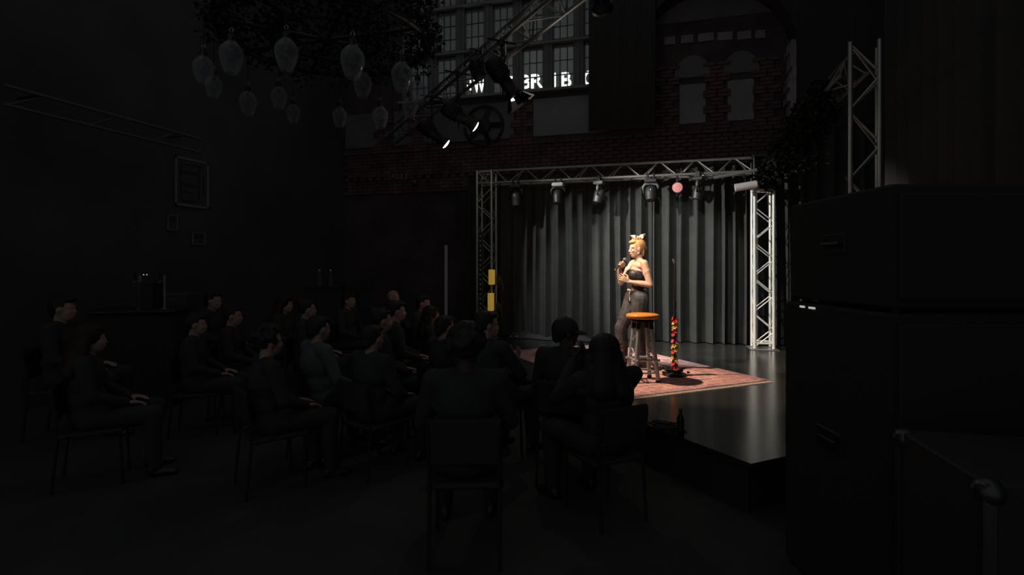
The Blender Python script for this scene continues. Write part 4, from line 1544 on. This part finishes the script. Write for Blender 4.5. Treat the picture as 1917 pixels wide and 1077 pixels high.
def hand_prims(mb, wrist, d, nrm, curl, side, spread=0.0, s=1.0, thumb_curl=0.3):
    """wrist, d = direction of the fingers, nrm = palm normal (the way the palm faces), side=+1 left hand"""
    d = Vector(d).normalized()
    nrm = (Vector(nrm) - d * Vector(nrm).dot(d)).normalized()
    lat = d.cross(nrm) * side      # towards the little finger or thumb
    w0 = Vector(wrist)
    for k in range(4):
        off = (k - 1.5) * 0.019 * s
        mb.cap(w0 + lat * off * 0.55, w0 + d * 0.085 * s + lat * off, .014 * s, .011 * s, 8)
    lens = [0.068, 0.078, 0.073, 0.056]
    for k in range(4):
        off = (k - 1.5) * 0.0205 * s
        p = w0 + d * 0.086 * s + lat * off
        ang = 0.0
        L = lens[k] * s
        dd = (d + lat * (k - 1.5) * 0.06 * (1 + spread * 4)).normalized()
        for j, fr in enumerate((0.45, 0.30, 0.25)):
            ang += curl * (0.9 if j == 0 else 1.1)
            v = dd * math.cos(ang) + nrm * math.sin(ang)
            q = p + v * L * fr
            mb.cap(p, q, (.0088 - j * .0008) * s, (.0082 - j * .0008) * s, 8)
            p = q
    tb = w0 + d * 0.025 * s - lat * 0.026 * s
    t1 = tb + (d * 0.6 - lat * 0.7 + nrm * 0.3).normalized() * 0.036 * s
    t2 = t1 + (d * 0.8 - lat * (0.5 - thumb_curl) + nrm * (0.3 + thumb_curl)).normalized() * 0.03 * s
    t3 = t2 + (d * 0.8 + lat * thumb_curl + nrm * (0.4 + thumb_curl)).normalized() * 0.024 * s
    mb.cap(tb, t1, .012 * s, .0105 * s, 8)
    mb.cap(t1, t2, .0105 * s, .0095 * s, 8)
    mb.cap(t2, t3, .0095 * s, .008 * s, 8)


def shoe_prims(mb, ankle, R, s=1.0):
    a = Vector(ankle)
    P = lambda x, y, z: a + R @ Vector((x, y, z))
    z0 = -ankle[2]
    mb.cap(P(-.03, 0, -.03), P(0.02, 0, 0.0), .038, .036)
    mb.ell(P(-.035, 0, z0 + .035), (.042, .034, .034), R)
    mb.ell(P(.06, 0, z0 + .034), (.10, .038, .033), R)
    mb.ell(P(.12, 0, z0 + .028), (.055, .040, .027), R)


# ---------------------------------------------------------------- the performer
def performer():
    rz = PI + YAW + 0.16
    root = empty('person', PERF + Vector((0, 0, 0.012)), rz, label='blond performer in a strapless black top speaking into a microphone on stage', cat='person')
    hip_z = 0.90
    J = dict(
        pel=(0.0, 0, .90), wst=(0.0, 0, 1.03), chest=(-.005, 0, 1.20), sh=(-.015, 0, 1.315), nb=(-.03, 0, 1.36),
        hd=(.005, 0, 1.505),
        ls=(-.035, .155, 1.315), le=(-.085, .215, 1.055), lw=(.135, .115, 1.09), 
        rs=(-.015, -.155, 1.315), re=(.13, -.205, 1.07), rw=(.190, -.115, 1.265),
        lh=(-.01, .085, .88), lk=(.03, .11, .47), la=(-.03, .12, .085),
        rh=(.01, -.085, .88), rk=(.155, -.11, .50), ra=(.14, -.12, .12))
    J = {k: Vector(v) for k, v in J.items()}
    HR = rotm(0.0, 0.10, 0)
    V = 0.0048
    b = MB()
    head_prims(b, J['hd'], HR)
    b.cap(J['nb'] + Vector((0, 0, -.01)), J['hd'] + Vector((-.025, 0, -.05)), .050, .046)
    b.cap(J['nb'], J['ls'] * 0.75 + J['nb'] * 0.25, .040, .040)
    b.cap(J['nb'], J['rs'] * 0.75 + J['nb'] * 0.25, .040, .040)
    b.ell(J['sh'] + Vector((0, 0, -.03)), (.075, .155, .06))
    b.ell(J['chest'], (.092, .135, .12))
    b.ell(J['chest'] + Vector((.062, .062, -.02)), (.055, .055, .055))
    b.ell(J['chest'] + Vector((.062, -.062, -.02)), (.055, .055, .055))
    b.ell(J['wst'], (.085, .115, .12))
    b.ell(J['pel'], (.108, .150, .12))
    b.ell(J['pel'] + Vector((-.06, .06, -.03)), (.075, .075, .085))
    b.ell(J['pel'] + Vector((-.06, -.06, -.03)), (.075, .075, .085))
    for s in ('l', 'r'):
        S_, E, W_ = J[s + 's'], J[s + 'e'], J[s + 'w']
        b.ell(S_, (.050, .047, .052))
        b.cap(S_, E, .050, .038)
        b.ell(S_ * .6 + E * .4, (.050, .048, .07))
        b.cap(E, E * .6 + W_ * .4, .038, .038)
        b.cap(E * .6 + W_ * .4, W_, .038, .023)
        H, K, A = J[s + 'h'], J[s + 'k'], J[s + 'a']
        b.cap(H, K, .085, .055)
        b.cap(K, K * .65 + A * .35 + Vector((-.012, 0, 0)), .052, .050)
        b.cap(K * .65 + A * .35 + Vector((-.012, 0, 0)), A, .050, .035)
    # hands: the far one closed around the microphone, the near one open in front of the chest
    m0, m1 = Vector((.262, -.060, 1.235)), Vector((.128, -.010, 1.392))      # microphone tail and head
    md = (m1 - m0).normalized()
    grip = m0 + md * 0.115
    up_side = Vector((0.25, 0.2, 0.9))
    # palm beside the handle, fingers wrap over it
    hd_dir = (Vector((.02, .75, .45)) - md * Vector((.02, .75, .45)).dot(md)).normalized()
    nrm = md.cross(hd_dir) * -1
    wr = grip - hd_dir * 0.062 - nrm * 0.030
    b.cap(J['rw'], wr, .024, .022)
    hand_prims(b, wr, hd_dir, nrm, 0.85, -1, s=0.92, thumb_curl=0.5)
    lw_dir = (Vector((.8, -.25, .42))).normalized()
    hand_prims(b, J['lw'] + lw_dir * 0.01, lw_dir, Vector((.0, -.9, .35)), 0.32, 1, spread=0.2, s=0.95)
    body = link('body', remesh(b, V, 3), M['skin'], root)
    # eyes, lips
    for s in (-1, 1):
        e = link('eye', MB().ell(J['hd'] + HR @ Vector((.0745, s * .030, -.004)), (.009, .010, .0055)).mesh('eye'), M['eye'], root)
        link('iris', MB().ell(J['hd'] + HR @ Vector((.083, s * .031, -.004)), (.003, .005, .005)).mesh('iris'), M['iris'], e)
    MB().ell(J['hd'] + HR @ Vector((.0885, 0, -.056)), (.010, .021, .005), HR).ell(J['hd'] + HR @ Vector((.086, 0, -.066)), (.010, .017, .006), HR).build('lips', M['lips'], root)
    # hair pulled up into a loose knot
    h = MB()
    P = lambda x, y, z: J['hd'] + HR @ Vector((x, y, z))
    h.ell(P(-.032, 0, .034), (.100, .083, .098), HR)
    h.ell(P(.035, 0, .088), (.050, .060, .030), HR)
    h.ell(P(-.025, 0, .115), (.058, .055, .036), HR)
    for k in range(9):
        a = 2 * PI * k / 9
        h.cap(P(-.02 + .03 * math.cos(a), .03 * math.sin(a), .13), P(-.02 + .060 * math.cos(a), .055 * math.sin(a), .134 + .010 * math.sin(k * 3)), .018, .008, 8)
    h.cap(P(-.10, 0, .0), P(-.085, 0, -.075), .042, .022)
    h.cap(P(-.075, .04, -.02), P(-.07, .035, -.10), .022, .008)
    link('hair', remesh(h, 0.006, 2), M['blond'], root)
    bw_ = MB()
    for s, L_ in ((1, .105), (-1, .105)):
        base = P(-.035, 0, .128)
        tip = P(-.035 + s * L_, 0.01, .178)
        mid = (base + tip) / 2
        side = Vector((0, 1, 0))
        up = Vector((0, 0, 1))
        vs = [base + side * .015, base - side * .015, mid + side * .045 + up * .020, mid - side * .045 + up * .020, mid + side * .04 - up * .034, mid - side * .04 - up * .034, tip + side * .006, tip - side * .006]
        bw_.add(vs, [(0, 2, 3, 1), (0, 1, 5, 4), (2, 6, 7, 3), (4, 5, 7, 6), (0, 4, 6, 2), (1, 3, 7, 5)])
    bw_.ell(P(-.035, 0, .142), (.018, .02, .018))
    bw_.build('hair_bow', M['bow'], root, fix=True)
    # strapless top
    tmb = MB()
    g_ = .010
    tmb.ell(J['chest'], (.092 + g_, .135 + g_, .12 + g_))
    for s in (-1, 1):
        tmb.ell(J['chest'] + Vector((.062, s * .062, -.02)), (.055 + g_, .055 + g_, .055 + g_))
    tmb.ell(J['sh'] + Vector((0, 0, -.03)), (.075 + g_, .150 + g_, .06 + g_))
    tmb.ell(J['wst'], (.085 + g_, .115 + g_, .12 + g_))
    tmb.ell(J['pel'] + Vector((0, 0, .02)), (.108 + g_, .150 + g_, .10 + g_))
    link('strapless_top', remesh(tmb, .007, 4, [((.05, 0, 1.235), (-.28, 0, 1)), ((0, 0, .93), (0, 0, -1))]), M['top'], root)
    # baggy printed trousers
    q = MB()
    q.ell(J['pel'] + Vector((-.015, 0, .0)), (.135, .168, .125))
    q.cap(J['pel'] + Vector((0, 0, .05)), J['pel'], .110, .125)
    for s in ('l', 'r'):
        H, K, A = J[s + 'h'], J[s + 'k'], J[s + 'a']
        q.cap(H, K, .112, .080)
        q.cap(K + Vector((.015, 0, 0)), K * .5 + A * .5 + Vector((.01, 0, 0)), .078, .076)
        q.cap(K * .5 + A * .5, A + Vector((0, 0, .02)), .076, .066)
        for j in range(5):      # folds
            u = .25 + j * .14
            c = K + (A - K) * u if j > 1 else H + (K - H) * (.55 + .2 * j)
            q.ell(c + Vector((.02, 0, 0)), (.080, .078, .016), rotm(0, .35 * (-1) ** j, .2))
    tr_ = link('trousers', remesh(q, .008, 2, [((0, 0, .995), (0, 0, 1)), ((0, 0, .07), (0, 0, -1))]), M['trousers'], root)
    MB().lathe([(.112, -.014), (.118, 0), (.112, .014)], (0, 0, .985), 30).build('belt', M['bow'], root)
    MB().cap(J['pel'] + Vector((.105, .03, .08)), J['pel'] + Vector((.11, .05, -.05)), .008, .004).build('belt_tie', M['bow'], root)
    for s, yaw_ in (('l', .15), ('r', -.1)):
        m_ = MB()
        A = J[s + 'a']
        shoe_prims(m_, A, rotm(yaw_))
        link('shoe', remesh(m_, .007, 3), M['shoe'], root)
    # microphone: a thing of its own, held
    Rt = Matrix.Translation(root.location) @ Matrix.Rotation(rz, 4, 'Z')
    mic = empty('microphone', Rt @ m0, rz, label='black handheld microphone in the raised hand of the performer', cat='microphone')
    L_ = (m1 - m0).length
    Rm = md.to_track_quat('Z', 'Y').to_matrix()
    MB().lathe([(.001, 0), (.010, 0), (.0115, .01), (.0165, L_ * .72), (.018, L_ * .76)], R=Rm, n=18).build('handle', M['black_metal'], mic)
    MB().lathe([(.0115, -.002), (.0118, .012)], R=Rm, n=18).lathe([(.001, -.002), (.0115, -.002)], R=Rm, n=18).build('tail_ring', M['alu'], mic)
    MB().ell(Rm @ Vector((0, 0, L_ * .76 + .018)), (.026, .026, .026)).build('head_grille', M['grey_plastic'], mic)
    return root


performer()

# ---------------------------------------------------------------- the audience, all seated
CACHE = {}


def seated_meshes(pose, fine, hy=0.0):
    key = (pose, fine, round(hy, 2))
    if key in CACHE:
        return CACHE[key]
    V = 0.0065 if fine else 0.012
    J = dict(pel=(-.02, 0, .55), wst=(-.04, 0, .68), chest=(-.045, 0, .86), nb=(-.04, 0, 1.03),
             ls=(-.04, .185, .99), rs=(-.04, -.185, .99), lh=(0, .10, .53), rh=(0, -.10, .53),
             lk=(.43, .15, .53), rk=(.43, -.15, .53), la=(.40, .16, .09), ra=(.44, -.14, .09))
    if pose == 'clap':
        J.update(le=(.10, .27, .76), re=(.12, -.26, .76), lw=(.30, .055, .80), rw=(.30, -.050, .80))
    elif pose == 'clap_high':
        J.update(le=(.16, .24, .82), re=(.16, -.25, .82), lw=(.30, .06, 1.05), rw=(.30, -.05, 1.05))
    elif pose == 'reach':
        J.update(le=(.08, .25, .77), re=(.15, -.27, .74), lw=(.28, .06, .90), rw=(.34, -.08, .87))
    else:
        J.update(le=(.03, .255, .73), re=(.03, -.255, .73), lw=(.23, .13, .645), rw=(.23, -.13, .645))
    J = {k: Vector(v) for k, v in J.items()}

    def torso(mb, g=0.0):
        mb.ell(J['chest'], (.115 + g, .165 + g, .17 + g))
        mb.cap(J['ls'] + Vector((0, -.04, -.015)), J['rs'] + Vector((0, .04, -.015)), .058 + g, .058 + g)
        mb.cap(J['nb'] + Vector((0, 0, -.02)), J['ls'] + Vector((0, -.03, .0)), .045 + g, .045 + g)
        mb.cap(J['nb'] + Vector((0, 0, -.02)), J['rs'] + Vector((0, .03, .0)), .045 + g, .045 + g)
        mb.ell(J['wst'], (.118 + g, .150 + g, .14 + g))
        mb.ell(J['pel'], (.130 + g, .170 + g, .11 + g))

    def arms(mb, g=0.0, full=True):
        for s in ('l', 'r'):
            S_, E, W_ = J[s + 's'], J[s + 'e'], J[s + 'w']
            mb.cap(S_, E, .052 + g, .040 + g)
            if full:
                mb.cap(E, W_, .040 + g, .026 + g)
            else:
                pass

    def legs(mb, g=0.0):
        for s in ('l', 'r'):
            H, K, A = J[s + 'h'], J[s + 'k'], J[s + 'a']
            mb.cap(H, K, .085 + g, .060 + g)
            mb.cap(K, K * .6 + A * .4 + Vector((-.015, 0, 0)), .058 + g, .055 + g)
            mb.cap(K * .6 + A * .4 + Vector((-.015, 0, 0)), A, .055 + g, .038 + g)
    hc = Vector((-.005, 0, 1.165))
    b = MB()
    torso(b)
    arms(b)
    legs(b)
    b.cap(J['nb'] + Vector((0, 0, -.03)), hc + Vector((-.02, 0, -.05)), .058, .052)
    head_prims(b, hc, rotm(hy, 0.05))
    if pose in ('clap', 'clap_high', 'reach'):
        up = Vector((.45, 0, .9)) if pose != 'reach' else Vector((.8, 0, .5))
        hand_prims(b, J['lw'] + Vector((0, -.008, .0)), up, (0, -1, 0), 0.06, 1)
        hand_prims(b, J['rw'] + Vector((0, .008, .0)), up + Vector((.12, 0, -.1)), (0, 1, 0), 0.06, -1)
    else:
        hand_prims(b, J['lw'], (.9, -.25, -.12), (0, 0, -1), 0.2, 1)
        hand_prims(b, J['rw'], (.9, .25, -.12), (0, 0, -1), 0.2, -1)
    body = remesh(b, V, 3)
    sh = MB()
    torso(sh, .014)
    arms(sh, .013, full=(pose != 'reach'))
    if pose != 'reach':
        cut = [(tuple(hc + Vector((0, 0, -.095))), (0, 0, 1))] if pose == 'rest' else []
    else:
        cut = []
    shirt = remesh(sh, .012, 3, [])
    tr_ = MB()
    legs(tr_, .014)
    tr_.ell(J['pel'] + Vector((0, 0, -.01)), (.142, .182, .11))
    trousers = remesh(tr_, .014, 3, [((0, 0, .06), (0, 0, -1))])
    shm = MB()
    shoe_prims(shm, J['la'], rotm(0.1))
    s1 = remesh(shm, .010, 2)
    shm = MB()
    shoe_prims(shm, J['ra'], rotm(-0.1))
    s2 = remesh(shm, .010, 2)
    CACHE[key] = (body, shirt, trousers, s1, s2, hc)
    return CACHE[key]


def hair_mesh(style, hc, hy=0.0):
    key = ('hair', style, round(hy, 2))
    if key in CACHE:
        return CACHE[key]
    R = rotm(hy, 0.05)
    P = lambda x, y, z: hc + R @ Vector((x, y, z))
    h = MB()
    if style in ('short', 'long', 'bun', 'curly', 'cap'):
        h.ell(P(-.034, 0, .030), (.098, .084, .098), R)
    if style == 'short':
        h.ell(P(.03, 0, .085), (.060, .065, .030), R)
        h.ell(P(-.085, 0, -.03), (.04, .055, .06), R)
    if style == 'cap':
        h.ell(P(-.085, 0, -.03), (.04, .055, .055), R)
    if style == 'long':
        h.ell(P(-.035, 0, .03), (.112, .100, .108), R)
        h.cap(P(-.070, 0, -.02), P(-.105, 0, -.24), .085, .105)
        h.cap(P(-.09, .05, -.12), P(-.11, .12, -.26), .07, .06)
        h.cap(P(-.09, -.05, -.12), P(-.11, -.12, -.26), .07, .06)
        for s in (-1, 1):
            h.cap(P(-.03, s * .075, -.01), P(-.06, s * .115, -.25), .036, .050)
            h.cap(P(-.07, s * .075, -.05), P(-.11, s * .09, -.34), .045, .030)
        h.ell(P(.02, 0, .085), (.06, .07, .035), R)
    if style == 'bun':
        h.ell(P(-.10, 0, .09), (.045, .045, .045), R)
        h.ell(P(.03, 0, .085), (.055, .062, .025), R)
    if style == 'curly':
        rnd_ = random.Random(4)
        for k in range(60):
            a, b_ = rnd_.uniform(0, 2 * PI), rnd_.uniform(-.3, 1.4)
            x, y, z = math.cos(a) * math.cos(b_), math.sin(a) * math.cos(b_), math.sin(b_)
            if x > .55 and z < .5:
                continue
            h.ell(P(-.03 + .11 * x, .098 * y, .035 + .105 * z), (.026, .026, .026), R, 8, 6)
    me = remesh(h, .010, 2)
    CACHE[key] = me
    return me


def short_label(label):
    w_ = label.replace(',', '').split()[:12]
    while w_[-1] in ('in', 'of', 'the', 'a', 'at', 'with', 'from', 'behind', 'front', 'by', 'and', 'under', 'right', 'left', 'just', 'above', 'below'):
        w_.pop()
    return ' '.join(w_)


chair_parts = None


def chair_meshes():
    global chair_parts
    if chair_parts:
        return chair_parts
    seat = MB().box((0.02, 0, .435), (.42, .43, .035), bev=.012).mesh('seat')
    back = MB().box((-.215, 0, .69), (.025, .40, .26), Euler((0, -.12, 0)), bev=.01).mesh('backrest')
    legs_ = []
    for (x, y) in ((.20, .19), (.20, -.19), (-.19, .19), (-.19, -.19)):
        m_ = MB()
        if x > 0:
            m_.tube((x + .02, y, 0), (x, y, .42), .011)
        else:
            m_.tube((x - .04, y, 0), (x, y, .42), .011).tube((x, y, .42), (-.235, y, .80), .011)
        legs_.append(m_.mesh('leg'))
    chair_parts = (seat, back, legs_)
    return chair_parts


TARGET = PERF + Vector((0, 0, 0))


def spectator(px, ytop, tt, label, hair='short', hairm='hair_dark', shirt='shirt_black', pose='rest', skin='skin_b', fine=False, turn=0.0, head_turn=0.0, wide=1.0):
    # head top 1.285 m above the floor for scale 1
    ztop = EYE - (ytop - 498) / F * tt
    s = ztop / 1.29
    hp = C2W((px - 958.5) / F * tt, tt, 0)
    dirv = TARGET - hp
    ang = math.atan2(dirv.y, dirv.x) + turn
    org = hp - Vector((math.cos(ang), math.sin(ang), 0)) * (-.01 * s)
    root = empty('person', org, ang, label=label, cat='person')
    body, sh, tr_, s1, s2, hc = seated_meshes(pose, fine, head_turn)
    SM = Matrix.Diagonal((s, s * wide, s, 1))
    link('body', body, M[skin], root, SM)
    link('shirt', sh, M[shirt], root, SM)
    link('trousers', tr_, M['jeans'], root, SM)
    link('shoe', s1, M['shoe'], root, SM)
    link('shoe', s2, M['shoe'], root, SM)
    if hair:
        hm = link('hair', hair_mesh(hair, hc, head_turn), M[hairm], root, SM)
    if hair == 'cap':
        R = rotm(head_turn, 0.05)
        P = lambda x, y, z: (hc + R @ Vector((x, y, z))) * s
        c = MB()
        prof_ = [(.001, .125), (.03, .122), (.06, .108), (.088, .080), (.100, .045), (.104, .015), (.101, .012)]
        c.lathe([(r_ * s, z * s) for r_, z in prof_], P(-.012, 0, .0), 28, R @ Matrix.Diagonal((1.03, .88, 1)))
        capo = c.build('cap', M['cap'], root)
        bq = MB()
        vs, fs = [], []
        for j in range(5):
            for i in range(13):
                a = (i / 12 - .5) * 2.2
                rr = .096 + .075 * (j / 4) * max(0.15, math.cos(a * .9))
                vs.append(P(-.005 + rr * math.cos(a) * 1.0, rr * math.sin(a) * .82, .022 - .020 * (j / 4) - .010 * abs(math.sin(a)) * (j / 4)))
        for j in range(4):
            for i in range(12):
                a = j * 13 + i
                fs.append((a, a + 1, a + 14, a + 13))
        bo = bq.add(vs, fs, True).build('cap_peak', M['cap'], capo)
        so_ = bo.modifiers.new('thick', 'SOLIDIFY')
        so_.thickness = .004
        MB().ell(P(-.012, 0, .126), (.008 * s,) * 3).build('cap_button', M['cap'], capo)
    # chair
    ch_ = empty('chair', org, ang, label='dark chair of the ' + short_label(label), cat='chair', group='chairs of the audience')
    seat, back, lg_ = chair_meshes()
    SC = Matrix.Diagonal((s, s, s, 1))
    link('seat', seat, M['chair'], ch_, SC)
    link('backrest', back, M['chair'], ch_, SC)
    for l in lg_:
        link('leg', l, M['black_metal'], ch_, SC)
    return root


spectator(1061, 594, 4.15, 'spectator in a peaked cap seen from behind in front of the rug', hair='cap', pose='rest', shirt='shirt_black', skin='skin_shaded', turn=0.1, head_turn=-1.0, fine=True)
spectator(1133, 626, 3.55, 'spectator with long loose dark hair clapping, just left of the stool', hair='long', pose='clap_high', skin='skin_shaded', turn=0.75, head_turn=-0.6, fine=True, wide=1.22)
spectator(913, 581, 4.5, 'short-haired spectator in a dark grey top clapping below the yellow lamps', hair='short', pose='clap', shirt='shirt_dark', skin='skin_b', fine=True, head_turn=-0.6)
spectator(873, 611, 3.1, 'round-headed curly haired spectator nearest the middle, seen from behind', hair='curly', pose='rest', skin='skin_shaded', turn=0.5)
spectator(743, 562, 5.9, 'dark-haired spectator with lit face edge, sitting before a balding man', hair='short', pose='rest', shirt='shirt_dark')
spectator(737, 543, 8.2, 'balding spectator whose pale head shows above the dark-haired one', hair=None, pose='rest')
spectator(716, 577, 5.2, 'spectator at the left of the group under the balding man, face lit', hair='bun', pose='rest', turn=-.1)
spectator(793, 552, 7.4, 'small far spectator right of the balding man', hair='short', hairm='hair_brown')
spectator(809, 573, 6.5, 'spectator with a lit cheek just left of the grey pole', hair='long', hairm='hair_brown')
spectator(834, 590, 5.0, 'spectator directly under the foot of the grey pole', hair='short')
spectator(654, 548, 7.8, 'far faint spectator by the back shelf', hair='short', hairm='hair_brown')
spectator(576, 560, 6.3, 'spectator with a faintly lit face above the light grey shirt', hair='bun', hairm='hair_brown', head_turn=.3)
spectator(598, 590, 4.6, 'spectator in a light grey shirt in the left half of the audience', hair='short', shirt='shirt_grey', turn=.2)
spectator(534, 552, 7.0, 'dim far spectator left of the light grey shirt', hair='long', hairm='hair_brown')
spectator(699, 607, 4.3, 'spectator in a dark grey jacket, centre of the audience', hair='short', shirt='shirt_dark', pose='rest', turn=.2)
spectator(400, 545, 7.0, 'far dim spectator right of the grey cabinet', hair='short', hairm='hair_brown')
spectator(437, 572, 5.9, 'dim spectator in the second row right of the grey cabinet', hair='bun', hairm='hair_brown')
spectator(368, 586, 5.3, 'dim spectator directly in front of the grey cabinet', hair='short')
spectator(119, 553, 5.2, 'faint spectator at the far left of the hall', hair='short', hairm='hair_brown')
spectator(172, 606, 4.1, 'faint long-haired spectator at the far left, front row', hair='long', hairm='hair_brown')
spectator(505, 612, 4.0, 'dark spectator in the near left rows with black shirt', hair='curly')
